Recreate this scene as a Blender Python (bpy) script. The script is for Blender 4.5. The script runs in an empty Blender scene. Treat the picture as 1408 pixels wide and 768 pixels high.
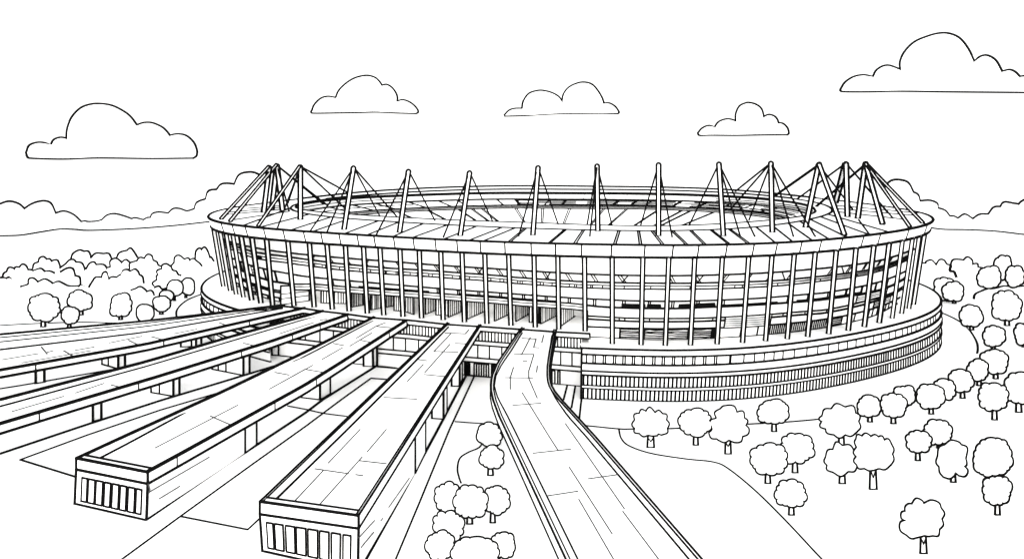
import bpy, math, random
import numpy as np

random.seed(7)
RNG = np.random.default_rng(5)
C = bpy.context.scene
COL = C.collection

# ------------------------------------------------------------------ camera
H = 65.0          # camera height in metres
F = 1000.0        # focal length, in units of a 1408 wide picture
CX, HY = 704.0, 180.0
LW = 1.42         # weight of the drawn pen lines

cam_d = bpy.data.cameras.new("camera")
cam = bpy.data.objects.new("camera", cam_d)
COL.objects.link(cam)
cam.location = (0, 0, H)
cam.rotation_euler = (math.radians(90), 0, 0)
cam_d.sensor_width = 36.0
cam_d.lens = 36.0 * F / 1408.0
cam_d.shift_y = -(384.0 - HY) / 1408.0
cam_d.clip_end = 20000
cam_d.clip_start = 1
C.camera = cam
CAM = np.array([0, 0, H])

def U(px, py, z):
    """point on the level plane z that is seen at px, py"""
    d = F * (H - z) / (py - HY)
    return np.array([(px - CX) * d / F, d, z])

def UP(px, py, a, b):
    """point on the ramp plane z = a + b*y"""
    k = (py - HY) / F
    d = (H - a) / (k + b)
    return np.array([(px - CX) * d / F, d, a + b * d])

def UD(px, py, d):
    return np.array([(px - CX) * d / F, d, H - (py - HY) * d / F])

def PR(p):
    p = np.asarray(p, float)
    return np.stack([CX + F * p[..., 0] / p[..., 1], HY + F * (H - p[..., 2]) / p[..., 1]], -1)

# --------------------------------------------------------------- materials
def principled(name, rough=0.9):
    m = bpy.data.materials.new(name)
    m.use_nodes = True
    b = m.node_tree.nodes["Principled BSDF"]
    b.inputs["Roughness"].default_value = rough
    b.inputs["Specular IOR Level"].default_value = 0.0
    return m, m.node_tree, b

def paper_mat():
    m, nt, b = principled("white_matte_paint")
    tc = nt.nodes.new("ShaderNodeTexCoord")
    n = nt.nodes.new("ShaderNodeTexNoise")
    n.inputs["Scale"].default_value = 0.35
    n.inputs["Detail"].default_value = 4
    r = nt.nodes.new("ShaderNodeValToRGB")
    r.color_ramp.elements[0].color = (0.91, 0.91, 0.906, 1)
    r.color_ramp.elements[1].color = (0.94, 0.94, 0.936, 1)
    nt.links.new(tc.outputs["Object"], n.inputs["Vector"])
    nt.links.new(n.outputs["Fac"], r.inputs["Fac"])
    nt.links.new(r.outputs["Color"], b.inputs["Base Color"])
    return m

def flat_mat(name, c):
    m, nt, b = principled(name)
    b.inputs["Base Color"].default_value = (c, c, c, 1)
    return m

PAPER = paper_mat()
INK = flat_mat("black_ink_line", 0.004)
PENCIL = flat_mat("grey_pencil_line", 0.05)
MATS = (PAPER, INK, PENCIL)

PEN = 1.0         # heavier pen for sunlit open surfaces, where glare eats into thin lines

# ------------------------------------------------------------ mesh builder
def nrm(v):
    v = np.asarray(v, float)
    return v / max(np.linalg.norm(v), 1e-9)

class MB:
    def __init__(s):
        s.v, s.f, s.m = [], [], []
    def face(s, pts, m=0):
        i = len(s.v)
        s.v += [tuple(map(float, p)) for p in pts]
        s.f.append(tuple(range(i, i + len(pts)))); s.m.append(m)
    def grid(s, rows, m=0, closed=False):
        i = len(s.v); n = len(rows[0])
        for r in rows:
            s.v += [tuple(map(float, p)) for p in r]
        for a in range(len(rows) - 1):
            for k in range(n if closed else n - 1):
                k2 = (k + 1) % n
                s.f.append((i + a * n + k, i + a * n + k2, i + (a + 1) * n + k2, i + (a + 1) * n + k)); s.m.append(m)
    def line(s, pts, w=2.0, closed=False, m=1):
        """a pen line: a round black bead laid along the edge, as wide as the drawn line"""
        P = [np.asarray(p, float) for p in pts]
        if closed: P = P + [P[0]]
        for a, b in zip(P[:-1], P[1:]):
            t = b - a; L = np.linalg.norm(t)
            if L < 1e-5: continue
            t = t / L
            up = np.array([0, 0, 1.0]) if abs(t[2]) < 0.9 else np.array([0, 1.0, 0])
            u = nrm(np.cross(t, up)); q = np.cross(u, t)
            i = len(s.v)
            for p, e in ((a, -1), (b, 1)):
                r = 0.5 * w * LW * PEN * max(np.linalg.norm(p - CAM), 20) / F / 1.06
                c = p + t * e * r * 0.45
                for k in range(6):
                    an = math.pi * k / 3
                    x = c + r * (math.cos(an) * u + math.sin(an) * q)
                    s.v.append((float(x[0]), float(x[1]), float(x[2])))
            for k in range(6):
                k2 = (k + 1) % 6
                s.f.append((i + k, i + k2, i + 6 + k2, i + 6 + k)); s.m.append(m)
            s.f.append(tuple(i + k for k in range(5, -1, -1))); s.m.append(m)
            s.f.append(tuple(i + 6 + k for k in range(6))); s.m.append(m)
    def box(s, o, x, y, z, w=0, edges=True):
        """box from corner o with edge vectors x, y, z"""
        o, x, y, z = (np.asarray(q, float) for q in (o, x, y, z))
        c = [o, o + x, o + x + y, o + y, o + z, o + x + z, o + x + y + z, o + y + z]
        for q in ((0, 3, 2, 1), (4, 5, 6, 7), (0, 1, 5, 4), (1, 2, 6, 5), (2, 3, 7, 6), (3, 0, 4, 7)):
            s.face([c[k] for k in q])
        if w:
            for a, b in ((0, 1), (1, 2), (2, 3), (3, 0), (4, 5), (5, 6), (6, 7), (7, 4), (0, 4), (1, 5), (2, 6), (3, 7)):
                s.line([c[a], c[b]], w)
    def pole(s, a, b, hw, w=1.9, cap=1.0, foot=0.35):
        """round-ended post of half width hw from a (foot) to b (head), inked along its outline"""
        a, b = np.asarray(a, float), np.asarray(b, float)
        ax = nrm(b - a); v = nrm((a + b) / 2 - CAM)
        sd = nrm(np.cross(ax, v)); dp = nrm(np.cross(sd, ax))
        if np.dot(dp, v) < 0: dp = -dp
        out = []
        for k in range(7):
            an = math.pi * k / 6
            out.append(b - ax * hw * cap + sd * hw * math.cos(an) + ax * hw * cap * math.sin(an))
        for k in range(5):
            an = math.pi * k / 4
            out.append(a + ax * hw * foot - sd * hw * math.cos(an) - ax * hw * foot * math.sin(an))
        fr = [p - dp * hw * 0.8 for p in out]; bk = [p + dp * hw * 0.8 for p in out]
        s.face(fr); s.face(bk[::-1]); s.grid([fr, bk], closed=True)
        s.line(fr, w, closed=True)
    def puff(s, pts, cen, n, depth, ink, w=2.0, rows=5):
        """rounded solid whose widest outline is pts; n points at the viewer's side"""
        P = [np.asarray(p, float) for p in pts]
        R = []
        for k in range(1, 2 * rows):
            t = -1 + k / rows
            sc = math.sqrt(max(0, 1 - t * t)); 
            R.append([cen + (p - cen) * (sc ** 0.6) + n * depth * t for p in P])
        s.grid(R, closed=True)
        s.face(R[0]); s.face(R[-1][::-1])
        for seg in ink: s.line(seg, w)
    def build(s, name, parent=None, smooth=False):
        me = bpy.data.meshes.new(name)
        me.from_pydata(s.v, [], s.f)
        for m in MATS: me.materials.append(m)
        me.polygons.foreach_set("material_index", s.m)
        me.update()
        o = bpy.data.objects.new(name, me)
        COL.objects.link(o)
        if parent is not None:
            o.parent = parent
            g = parent; off = np.zeros(3)
            while g is not None:
                off += np.array(g.location); g = g.parent
            co = np.array([v for v in s.v]) - off
            me.vertices.foreach_set("co", co.ravel()); me.update()
        else:
            co = np.array(s.v); c = (co.min(0) + co.max(0)) / 2; c[2] = co[:, 2].min()
            me.vertices.foreach_set("co", (co - c).ravel()); me.update()
            o.location = c
        return o

def empty(name, loc):
    o = bpy.data.objects.new(name, None)
    o.empty_display_size = 1
    COL.objects.link(o); o.location = [float(x) for x in loc]
    return o

def tag(o, label=None, cat=None, group=None, kind=None):
    if label: o["label"] = label
    if cat: o["category"] = cat
    if group: o["group"] = group
    if kind: o["kind"] = kind
    return o

# ------------------------------------------------------------------ curves
def spline(pts, n=6, closed=False):
    """Catmull-Rom through pts"""
    P = [np.asarray(p, float) for p in pts]; N = len(P); out = []
    for i in range(N if closed else N - 1):
        if closed: a, b, c, d = P[i - 1], P[i], P[(i + 1) % N], P[(i + 2) % N]
        else:
            b, c = P[i], P[i + 1]
            a = P[i - 1] if i else 2 * b - c
            d = P[i + 2] if i + 2 < N else 2 * c - b
        for k in range(n):
            t = k / n
            out.append(0.5 * (2 * b + (c - a) * t + (2 * a - 5 * b + 4 * c - d) * t * t + (3 * b - a - 3 * c + d) * t ** 3))
    if not closed: out.append(P[-1])
    return out

def resample(P, n):
    P = np.asarray(P, float)
    L = np.r_[0, np.cumsum(np.linalg.norm(np.diff(P, axis=0), axis=1))]
    t = np.linspace(0, L[-1], n)
    return np.stack([np.interp(t, L, P[:, k]) for k in range(P.shape[1])], 1)

CEN = np.array([15.0, 258.0])

def radial(px, z, base, K=7, ridge=0.004):
    """closed outline around the stadium centre as radius by angle: a superellipse base, corrected where the outline is seen"""
    cx, cy, a, bf, bb, n, th = base
    T = np.linspace(0, 2 * np.pi, 1441)
    c, s = np.cos(T), np.sin(T); e = 2 / n
    x = a * np.sign(c) * abs(c) ** e; y = np.where(s < 0, bf, bb) * np.sign(s) * abs(s) ** e
    R = math.radians(th)
    X = cx + x * math.cos(R) - y * math.sin(R) - CEN[0]; Y = cy + x * math.sin(R) + y * math.cos(R) - CEN[1]
    A = np.arctan2(Y, X) % (2 * np.pi); o = np.argsort(A); RA = np.hypot(X, Y)
    A, RA = A[o], RA[o]
    def b0(t): return np.interp(np.asarray(t) % (2 * np.pi), A, RA, period=2 * np.pi)
    P = np.array([U(p[0], p[1], z)[:2] for p in px]) - CEN
    t = np.arctan2(P[:, 1], P[:, 0]); r = np.hypot(P[:, 0], P[:, 1]) / b0(t) - 1
    def feats(t):
        t = np.asarray(t, float)
        return np.stack([np.ones_like(t)] + [g(k * t) for k in range(1, K + 1) for g in (np.cos, np.sin)], -1)
    M = feats(t); w = np.r_[0.3, np.repeat(np.arange(1, K + 1) ** 2, 2)]
    co = np.linalg.solve(M.T @ M / len(t) + ridge * np.diag(w), M.T @ r / len(t))
    return lambda t: b0(t) * (1 + feats(t) @ co)

def ringpts(rf, th, z, k=1.0):
    r = rf(th) * k
    return np.stack([CEN[0] + r * np.cos(th), CEN[1] + r * np.sin(th), np.full_like(r, z)], 1)

def angle_at(rf, z, px_x, front=True):
    """angle on outline rf (height z) whose image lies at px_x, on its near side"""
    th = np.linspace(math.pi * 1.02, math.pi * 1.98, 3000) if front else np.linspace(0.02, math.pi - 0.02, 3000)
    p = PR(ringpts(rf, th, z))
    return th[np.argmin(abs(p[:, 0] - px_x))]

# ================================================================= GROUND
PEN = 1.4
g = MB()
rings = [(0, 0), (60, 0), (150, 0), (300, 0), (480, 0), (700, 0), (1100, -60), (2500, -330), (7000, -1100)]
TH = np.linspace(0, 2 * np.pi, 73)[:-1]
g.grid([[(15 + max(r, .01) * math.cos(t), 200 + max(r, .01) * math.sin(t), z) for t in TH] for r, z in rings], closed=True)
go = g.build("ground"); tag(go, "white open ground sheet around the stadium", kind="structure")

def G(px, py, z=0.012): return U(px, py, z)

def ground_piece(name, label, fill, lines, z=0.012, w=1.35):
    m = MB()
    for f in fill: m.face([G(x, y, z) for x, y in f])
    for l in lines: m.line([G(x, y, z + .01) for x, y in l], w)
    o = m.build(name); tag(o, label, kind="structure")
    return o

def sp2(pts, n=6): return [tuple(p) for p in spline(pts, n)]

curve_a = sp2([(851, 589.6), (854, 601.7), (864.8, 612.5), (895, 623), (942.5, 630.6), (981.3, 635), (1003, 645), (1041.8, 677), (1085, 720), (1130, 768), (1180, 818)])
ground_piece("path", "forecourt beside the curved ramp bounded by one sweeping kerb line",
             [[(851, 589.6)] + curve_a + [(1000, 818), (930, 720), (850, 630)]], [curve_a], z=0.008)
ring_road = sp2([(806.7, 585), (851, 589.4), (871, 589.6), (935, 588.5), (1026.7, 583), (1080.7, 580), (1128, 575.8), (1180, 569), (1230, 558), (1290, 535), (1328, 512), (1339, 495), (1344.4, 481), (1341, 465.6), (1325.6, 446), (1296, 430.5), (1270, 423)])
ground_piece("ring_path", "curved footpath ringing the podium", [], [ring_road[:45], ring_road[70:]])
ground_piece("ring_path", "short curved footpath line at the far end of the podium", [], [sp2([(281, 403), (257, 413), (243.7, 425), (243, 437), (246, 446)])])
ground_piece("meadow_edge", "faint meadow edge line behind the far elevated road", [], [sp2([(-30, 449), (0, 447.5), (47, 445), (109, 443), (164, 444), (215, 441)])], w=1.2)
ground_piece("field_edge", "long field edge line below the wooded ridge", [],
             [sp2([(-40, 327), (0, 325), (28, 324), (57, 319.4), (82, 315.7), (102, 316), (125, 317.4), (185, 315), (241, 310.6), (300, 304)])], w=2.0)
ground_piece("field_edge", "field edge line under the ridge beyond the roof rim", [],
             [sp2([(1270, 313), (1281, 314), (1299, 316), (1330, 316.5), (1369, 318.5), (1408, 323), (1450, 327)])], w=1.9)
ground_piece("bank_edge", "low bank line under three clustered trees", [], [sp2([(1339, 411), (1340.6, 404.5), (1350, 400), (1356, 398), (1369, 396.5), (1380, 393.5), (1396, 394.5), (1420, 392)])], w=1.5)
ground_piece("garden_path", "thin garden path winding between the tree cluster", [], [sp2([(662, 611), (657, 616), (643, 622), (632, 630), (629, 644), (631, 655), (634, 663.5)])])
ground_piece("cross_path", "thin path edge crossing between elevated road and ramp", [], [sp2([(626, 579.4), (655, 581.5), (690.6, 583.2)])], w=1.2)
ground_piece("cross_path", "thin path edge crossing under the two straight elevated roads", [], [sp2([(396, 558), (420, 562.5), (445, 568), (477, 572.2)])], w=1.2)
ground_piece("service_path", "pair of narrow path lines at the foot of the podium corner", [],
             [[(780, 529), (774.7, 549.5)], [(791, 530.5), (785.7, 560.6)], [(800, 545), (798.6, 556), (796.5, 576)]], w=1.4)
# base lines of the elevated roads and the paths alongside
def strip(name, label, kerb, edge, extra=(), w=2.0):
    m = MB()
    m.face([G(*p, .008) for p in kerb] + [G(*p, .008) for p in edge[::-1]])
    m.line([G(*p, .02) for p in kerb], w)
    m.line([G(*p, .02) for p in edge], 1.4)
    for e in extra: m.line([G(*p, .02) for p in e], 1.3)
    tag(m.build(name), label, kind="structure")
strip("path", "path strip along the piers of the blunt-ended road with long end block",
      [(201, 714.5), (311, 639), (360, 607), (420, 567.5), (443.8, 549.4), (516.7, 503.8), (545, 506.2)], [(100, 815), (168, 768), (248, 709.4), (345.6, 639), (420, 586), (469, 549.4), (510, 520), (531, 521.5)],
      [[(248, 709.4), (340.5, 727.6), (361, 708.5)]])
strip("path", "path strip along the piers of the road beside the tree cluster",
      [(478, 806), (503.5, 768), (560, 667), (602, 590), (640.8, 516), (676, 518.5)], [(525, 810), (544, 768), (576, 692), (618, 590), (652, 517)])
strip("path", "path strip with a pointed corner beyond the blunt-ended road",
      [(-120, 665), (0, 624), (110, 587), (220, 551), (290, 530), (370, 505.7), (400, 497)], [(103, 655), (28, 631.8), (120, 598), (220, 563.8), (299, 540.4), (330, 531)])
m = MB(); m.line([G(*p, .02) for p in [(-120, 556), (0, 534.5), (31, 529.5), (156, 507.7), (215, 496)]], 1.4)
tag(m.build("kerb_line"), "kerb line on the ground below the farthest elevated road", kind="structure")

# ================================================================= STADIUM
stadium = empty("stadium", (CEN[0], CEN[1], 0))
tag(stadium, "large oval white stadium with mast-hung ring roof, slanted columns and striped podium", "stadium")

ZR, ZP, ZE = 38.6, 12.8, 15.6
roof_px = [(282, 297), (284, 294), (294, 289), (330, 284), (395, 278.5), (430, 271.5), (475, 267), (551, 261.5), (620, 258), (700, 256.5), (800, 257), (880, 258), (1000, 261), (1060, 267), (1189, 281.5), (1251, 289), (1270, 293), (1283, 298.5), (1277, 305), (1259, 312), (1232, 318), (1189, 324), (1130, 330), (1070, 333.5), (1000, 336), (928, 337), (839, 336), (765, 335), (695, 332.5), (628, 329.5), (570, 326.5), (520, 324), (467, 321.5), (417, 318), (357, 313), (317, 307), (294, 302)]
ringo_px = [(402, 288), (408, 292), (425, 295.5), (470, 300), (560, 306.5), (628, 310), (700, 313.5), (760, 315.5), (820, 317), (900, 317.8), (1000, 316), (1060, 310.5), (1100, 304), (1130, 296.5), (1144, 289), (1138, 284), (1120, 278), (1060, 271), (1000, 265.5), (900, 262.5), (800, 261.5), (700, 261.3), (620, 262.5), (540, 267), (480, 271), (440, 275), (410, 281)]
ringi_px = [(406, 287), (415, 280), (440, 277), (480, 273), (540, 270), (620, 267), (700, 265.6), (800, 266), (900, 267), (1000, 270), (1060, 275), (1110, 281.5), (1124, 288), (1115, 291.5), (1060, 302), (1000, 308.5), (910, 311), (800, 309.5), (700, 305.5), (600, 302), (540, 299), (470, 294), (430, 291)]
podt_px = [(278, 402), (280, 394), (287, 385), (300, 376), (281, 408), (290, 414), (300, 418), (315, 422), (335, 425), (800, 477), (830, 479.5), (900, 481.5), (960, 481.5), (1000, 480), (1043, 476.5), (1091, 471.5), (1148, 463), (1200, 453), (1245, 442), (1270, 434), (1287, 425), (1294, 418), (1292, 408), (1280, 397), (1265, 391)]
podb_px = [(801, 544), (840, 547.5), (900, 550), (960, 550), (1020, 549), (1080, 545), (1150, 534), (1200, 523), (1240, 510), (1270, 497), (1284, 487), (1292, 474), (280, 432), (288, 445)]
R_roof = radial(roof_px, ZR, [15.77, 248, 116.43, 78, 96, 1.95, -3.55])
R_ro = radial(ringo_px, ZR, [15.18, 258, 94.95, 65, 75, 2.0, -7.06])
R_ri = radial(ringi_px, ZR, [12.95, 253.24, 89.66, 45.06, 58.05, 2.27, -7.26])
R_pt = radial(podt_px, ZP, [15.45, 257.23, 124.1, 83.42, 80, 1.95, -5.92])
R_pb = lambda t: R_pt(t) * (0.982 + 0.02 * np.cos(t + .1) ** 2)

N = 288
TA = np.linspace(0, 2 * np.pi, N + 1)[:-1]

# --- roof plate
PEN = 1.28
m = MB()
e_t, e_in = ringpts(R_roof, TA, ZR), ringpts(R_ro, TA, ZR)
u_t, u_in = ringpts(R_roof, TA, ZR - 0.9, .985), ringpts(R_ro, TA, ZR - 0.9, 1.01)
mid = (e_t + e_in) / 2
m.grid([e_t, mid, e_in, u_in, u_t], closed=True)
seams = [(334, 398), (357, 425), (400, 455), (430, 480), (474, 520), (505, 548), (540, 582), (567, 615), (610, 655), (645, 690), (665, 708)]
dbl = [(700, 722), (755, 777), (790, 802), (845, 851), (881, 878), (912, 897), (945, 925), (970, 950), (1003, 978), (1030, 1003)]
right = [(1066, 1040), (1090, 1062), (1117, 1084), (1140, 1100), (1165, 1114), (1195, 1128), (1222, 1138)]
def edge_pt(rf, x, z=ZR):
    t = angle_at(rf, z, x); return ringpts(rf, np.array([t]), z)[0]
for a, b in seams + right: m.line([edge_pt(R_roof, a), edge_pt(R_ro, b)], 1.8)
for a, b in dbl:
    m.line([edge_pt(R_roof, a - 1.7), edge_pt(R_ro, b - 1.5)], 1.4); m.line([edge_pt(R_roof, a + 1.7), edge_pt(R_ro, b + 1.5)], 1.4)
for (x0, y0, x1, y1) in ((1146, 291, 1240, 301.5), (1148, 287, 1256, 296.5), (1150, 283, 1262, 293), (397, 291, 318, 303), (395, 287.5, 306, 296), (392, 285, 318, 292), (1181, 302.5, 1196, 322.8), (390, 283, 340, 287)):
    m.line([U(x0, y0, ZR), U(x1, y1, ZR)], 1.5)
m.line(ringpts(R_roof, TA, ZR), 2.15, closed=True)
TB = np.linspace(.25, math.pi - .25, 120)
m.line(ringpts(R_roof, TB, ZR + .1), 2.7)
m.build("roof", stadium)

# --- fascia
m = MB()
f_b = ringpts(R_roof, TA, ZR - 3.0, .992)
e_o = ringpts(R_roof, TA, ZR + .02)
soff = ringpts(R_roof, TA, ZR - 3.0, .975)
m.grid([e_o, f_b, soff, u_t * [1, 1, 0] + [0, 0, ZR - 1.2]], closed=True)
m.line(f_b, 2.4, closed=True)
for x in (292, 304, 319, 337, 362, 389, 417, 441, 466, 491, 514, 541, 568, 598, 628, 660, 694, 730, 764, 800, 841, 887, 926, 961, 1000, 1037, 1069, 1103, 1130, 1159, 1188, 1211, 1231, 1250, 1265, 1275):
    t = np.array([angle_at(R_roof, ZR, x)])
    m.line([ringpts(R_roof, t, ZR)[0], ringpts(R_roof, t, ZR - 3.0, .992)[0]], 1.4)
m.build("fascia", stadium)

# --- compression ring round the opening
m = MB()
a0, a1 = ringpts(R_ro, TA, ZR + .05), ringpts(R_ri, TA, ZR + .05)
a2 = ringpts(R_ri, TA, ZR - 2.1); a3 = ringpts(R_ro, TA, ZR - 2.1, .985)
m.grid([ringpts(R_ro, TA, ZR - .4), a0, a1, a2, a3], closed=True)
m.line(a0, 1.9, closed=True); m.line(a1, 1.9, closed=True)
m.line(ringpts(R_ro, TB, ZR + .15), 2.4); m.line(ringpts(R_ri, TB, ZR + .15), 2.4)
m.build("roof_ring", stadium)

# --- bowl
PEN = 1.2
def bowl(k, z): return ringpts(R_ri, TA, z, k)
m = MB()
m.grid([bowl(1.01, 36.3), bowl(.985, 36.0), bowl(.92, 33.9)], closed=True)
m.line(bowl(.985, 36.05), 1.8, closed=True); m.line(bowl(.92, 33.95), 1.6, closed=True)
def bowl_pt(k, z, t): return ringpts(R_ri, np.array([t]), z, k)[0]
def back_angle(x): return angle_at(R_ri, 35, x, front=False)
tb0, tb1 = back_angle(1112), back_angle(708)
tt = np.linspace(tb0, tb1, 40)
for q in (.2, .4, .6, .8):
    k, z = .985 + (.92 - .985) * q, 36.05 - 2.1 * q
    for i in range(0, 40, 7):
        if random.random() < .85: m.line(ringpts(R_ri, tt[i:i + random.choice((6, 7, 8))], z + .05, k), .9)
for x, dx, dbl_ in ((708, 4, 1), (757, -10, 0), (779, -6, 1), (853, -5, 1), (878, -4, 1), (900, -5, 0), (940, -4, 1), (976, -4, 1), (1010, -5, 0), (1040, -8, 0), (1075, -12, 0)):
    for o in ((-1.2, 1.2) if dbl_ else (0,)):
        m.line([bowl_pt(.985, 36.1, back_angle(x + o)), bowl_pt(.92, 34.0, back_angle(x + dx + o))], 1.3)
for x, dx in ((448, 12), (480, 14), (512, 14), (558, 14), (600, 10), (626, 8), (682, 5)):
    m.line([bowl_pt(.985, 36.1, back_angle(x)), bowl_pt(.92, 34.0, back_angle(x + dx))], 1.5)
for x, dx in ((512, 8), (570, 8), (605, 8), (692, -4), (720, -3), (770, -6), (804, -2), (838, -4), (862, -3), (885, -3), (935, -6)):
    m.line([bowl_pt(1.004, 38.0, back_angle(x)), bowl_pt(1.004, 36.6, back_angle(x + dx))], 1.0)
ta, tb_ = back_angle(1124), back_angle(985)
for k, z in ((1.0, 37.4), (1.0, 36.7), (.95, 34.9), (.93, 34.3)):
    m.line(ringpts(R_ri, np.linspace(ta - .12, tb_, 26), z + .06, k), .9)
ta, tb_ = back_angle(560), math.pi * 1.03
for k, z in ((1.0, 37.3), (.955, 35.1)):
    m.line(ringpts(R_ri, np.linspace(ta, tb_, 26), z + .06, k), .9)
m.build("seating_tier", stadium)
m = MB()
m.grid([bowl(.92, 33.9), bowl(.915, 32.6), bowl(.45, 21), bowl(.44, 3.0)], closed=True)
m.line(bowl(.915, 32.65), 1.6, closed=True)
m.line(bowl(.918, 33.3), 1.0, closed=True)
for x, dx in ((705, 6), (745, -9), (785, -9), (836, -9), (870, -9), (917, -8), (952, -8), (965, -10), (1000, -12), (640, 14), (655, 15), (620, 14), (575, 12), (530, 10)):
    for o in (-1.5, 1.5):
        t0, t1 = back_angle(x + o), back_angle(x + o + dx * 2.2)
        m.line([bowl_pt(.915, 32.7, t0), bowl_pt(.45, 21.05, t1)], 1.0)
m.build("seating_tier", stadium)
m = MB(); m.face(bowl(.5, 3.02)); m.build("pitch", stadium)

# --- columns
PEN = 1.08
cols = [((291, 312.8), (307, 393)), ((299.7, 316), (316.5, 399)), ((307.7, 317.7), (324.7, 404)), ((317, 319.7), (334.7, 408)), ((328.3, 322), (346, 412)), ((343.3, 323.7), (358.7, 416)), ((363.7, 326.4), (374.8, 418.5)),
        ((393, 329), (404.2, 420)), ((422.7, 331.5), (431.9, 421.5)), ((447, 333.7), (456.9, 424.5)), ((472.5, 335.3), (480, 427)), ((497.5, 337), (505, 430)), ((520.3, 338.4), (527.6, 432.5)), ((548, 340.2), (554, 434.5)), ((574.8, 341.8), (579.6, 436.6)), ((604.5, 343.4), (609.3, 439)), ((634, 345), (638.6, 442)), ((665.6, 346.5), (669.5, 444.2)), ((698.6, 348), (702.5, 446.8)), ((734, 349.2), (736, 449.2)), ((767, 350.6), (768.3, 451.6)), ((804, 352.3), (804.6, 454.4)),
        ((842.5, 353.5), (842, 471.8)), ((885, 354.4), (881.5, 473.3)), ((921, 354.5), (914.8, 474.3)), ((957, 354), (949.4, 473.8)), ((995.3, 353.3), (986, 472.3)), ((1031.8, 352), (1021, 470.3)), ((1064, 350.5), (1052.6, 468)), ((1094.8, 349), (1082.5, 465.2)), ((1123.7, 347), (1110.6, 462.2)), ((1152.7, 344.8), (1139.4, 458.3)), ((1180, 341.6), (1166.4, 453.8)), ((1204.6, 338), (1188.5, 448.7)), ((1225.7, 334.3), (1209, 443.2)), ((1243.8, 331), (1226.8, 437.2)), ((1257.7, 327.5), (1239.8, 430.6)), ((1267, 324.6), (1249.8, 423.8)), ((1274.3, 321), (1256.2, 418))]
NC = len(cols)
def inward(p, k):
    q = np.array(p, float); v = CEN - q[:2]; q[:2] += k * v / np.linalg.norm(v); return q
tops, foots = [], []
for i, (a, b) in enumerate(cols):
    z0 = ZE if 7 <= i <= 21 else ZP
    t = inward(U(a[0], a[1], ZR - 3.0), .5); f = U(b[0], b[1], z0)
    tops.append(t); foots.append(f)
    m = MB(); hw = (2.5 if 4 <= i <= 34 else 2.1) * f[1] / F
    m.pole(f, t + (t - f) * 0.012, hw, 2.0 if 4 <= i <= 34 else 1.5, cap=.1)
    m.build("column", stadium)

# wall surface behind the columns, a closed loop: visible columns then the hidden far side
wt = [inward(p, 1.6) for p in tops]
wf = [inward(f, 4.3) for f in foots]
for p in wt: p[2] = ZR - 2.6
for p in wf: p[2] = ZP
aE = math.atan2(wt[-1][1] - CEN[1], wt[-1][0] - CEN[0]); aS = math.atan2(wt[0][1] - CEN[1], wt[0][0] - CEN[0]) % (2 * np.pi)
bk = np.linspace(aE, aS, 24)[1:-1] if aE > -1 else np.linspace(aE, aS, 24)[1:-1]
bt = ringpts(R_roof, bk, ZR - 2.6, .965); bf = ringpts(R_pt, bk, ZP, .86)
WT = np.array(spline(wt + list(bt), 6, closed=True)); WF = np.array(spline(wf + list(bf), 6, closed=True))
NU = len(WT); UVIS = (NC - 1) * 6
uu = np.arange(NU) / 6.0
def wall(s, off=0.0):
    """loop of points on the leaning wall at height fraction s (per sample), moved inward by off metres"""
    s = np.broadcast_to(s, (NU,))[:, None]
    P = WF + (WT - WF) * s
    v = CEN - P[:, :2]; P = P.copy(); P[:, :2] += off * v / np.linalg.norm(v, axis=1)[:, None]
    return P
def solve(line):
    """height fraction of the wall line that is seen along the polyline"""
    L = np.array(line, float); S = np.linspace(-0.25, 1.1, 400)
    out = np.full(NU, np.nan)
    for i in range(UVIS + 1):
        P = WF[i] + (WT[i] - WF[i]) * S[:, None]; q = PR(P)
        dy = q[:, 1] - np.interp(q[:, 0], L[:, 0], L[:, 1])
        k = np.where(np.diff(np.sign(dy)) != 0)[0]
        if len(k) and L[0, 0] - 6 <= q[k[0], 0] <= L[-1, 0] + 6:
            j = k[0]; out[i] = S[j] + (S[j + 1] - S[j]) * dy[j] / (dy[j] - dy[j + 1])
    ok = ~np.isnan(out)
    idx = np.arange(NU)
    out = np.interp(idx, np.r_[idx[ok], idx[ok][0] + NU], np.r_[out[ok], out[ok][0]])
    ker = np.array([1, 2, 3, 2, 1.]) / 9
    pad = np.r_[out[-2:], out, out[:2]]
    return np.convolve(pad, ker, "valid")
def add(l, d): return [(x, y + d) for x, y in l]
L1 = [(291, 322), (305, 328), (322.8, 334), (339, 338), (372, 344), (397.6, 347.2), (427, 350.3), (454.7, 352.8), (482, 355), (509, 357), (536.7, 359), (559.5, 360.8), (589, 363.2), (620, 365.2), (649, 367.2), (684.5, 369.2), (715, 371.4), (752, 373.6), (789, 375.6), (822, 377), (864, 378.2), (902, 378.6), (938.5, 378.6), (973, 377.9), (1014, 376.6), (1045.4, 375.2), (1078.6, 373), (1115.7, 369.8), (1135.4, 368), (1164, 365), (1190.7, 361.2), (1213, 357), (1232.7, 351), (1252.7, 343.6), (1263.7, 339.4), (1272, 334)]
L2 = [(291, 325), (305, 331.5), (324.7, 339), (350, 346.5), (372, 350), (397.6, 353), (416, 355.8), (436, 358.3), (460, 361.6), (485.6, 364), (536.7, 368.6), (589, 371.5), (620, 374), (649, 376), (684.5, 378.6), (715, 381.6), (752, 384), (789, 386.5), (822, 387.7), (864, 388.7), (902, 389), (938.5, 389.2), (967, 388.7), (1014, 387.6), (1045, 386.6), (1076.7, 385), (1115.7, 381), (1135, 379), (1164, 375.8), (1190.7, 371.8), (1213, 366), (1232.7, 359), (1252.7, 350), (1270, 341)]
L4 = [(x, y + (6 if x < 350 else 8.2 if x < 1000 else 8.2 - (x - 1000) * .014)) for x, y in L2]
L3 = [(x, (a + b) / 2) for (x, a), (_, b) in zip(L2, L4)]
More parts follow.
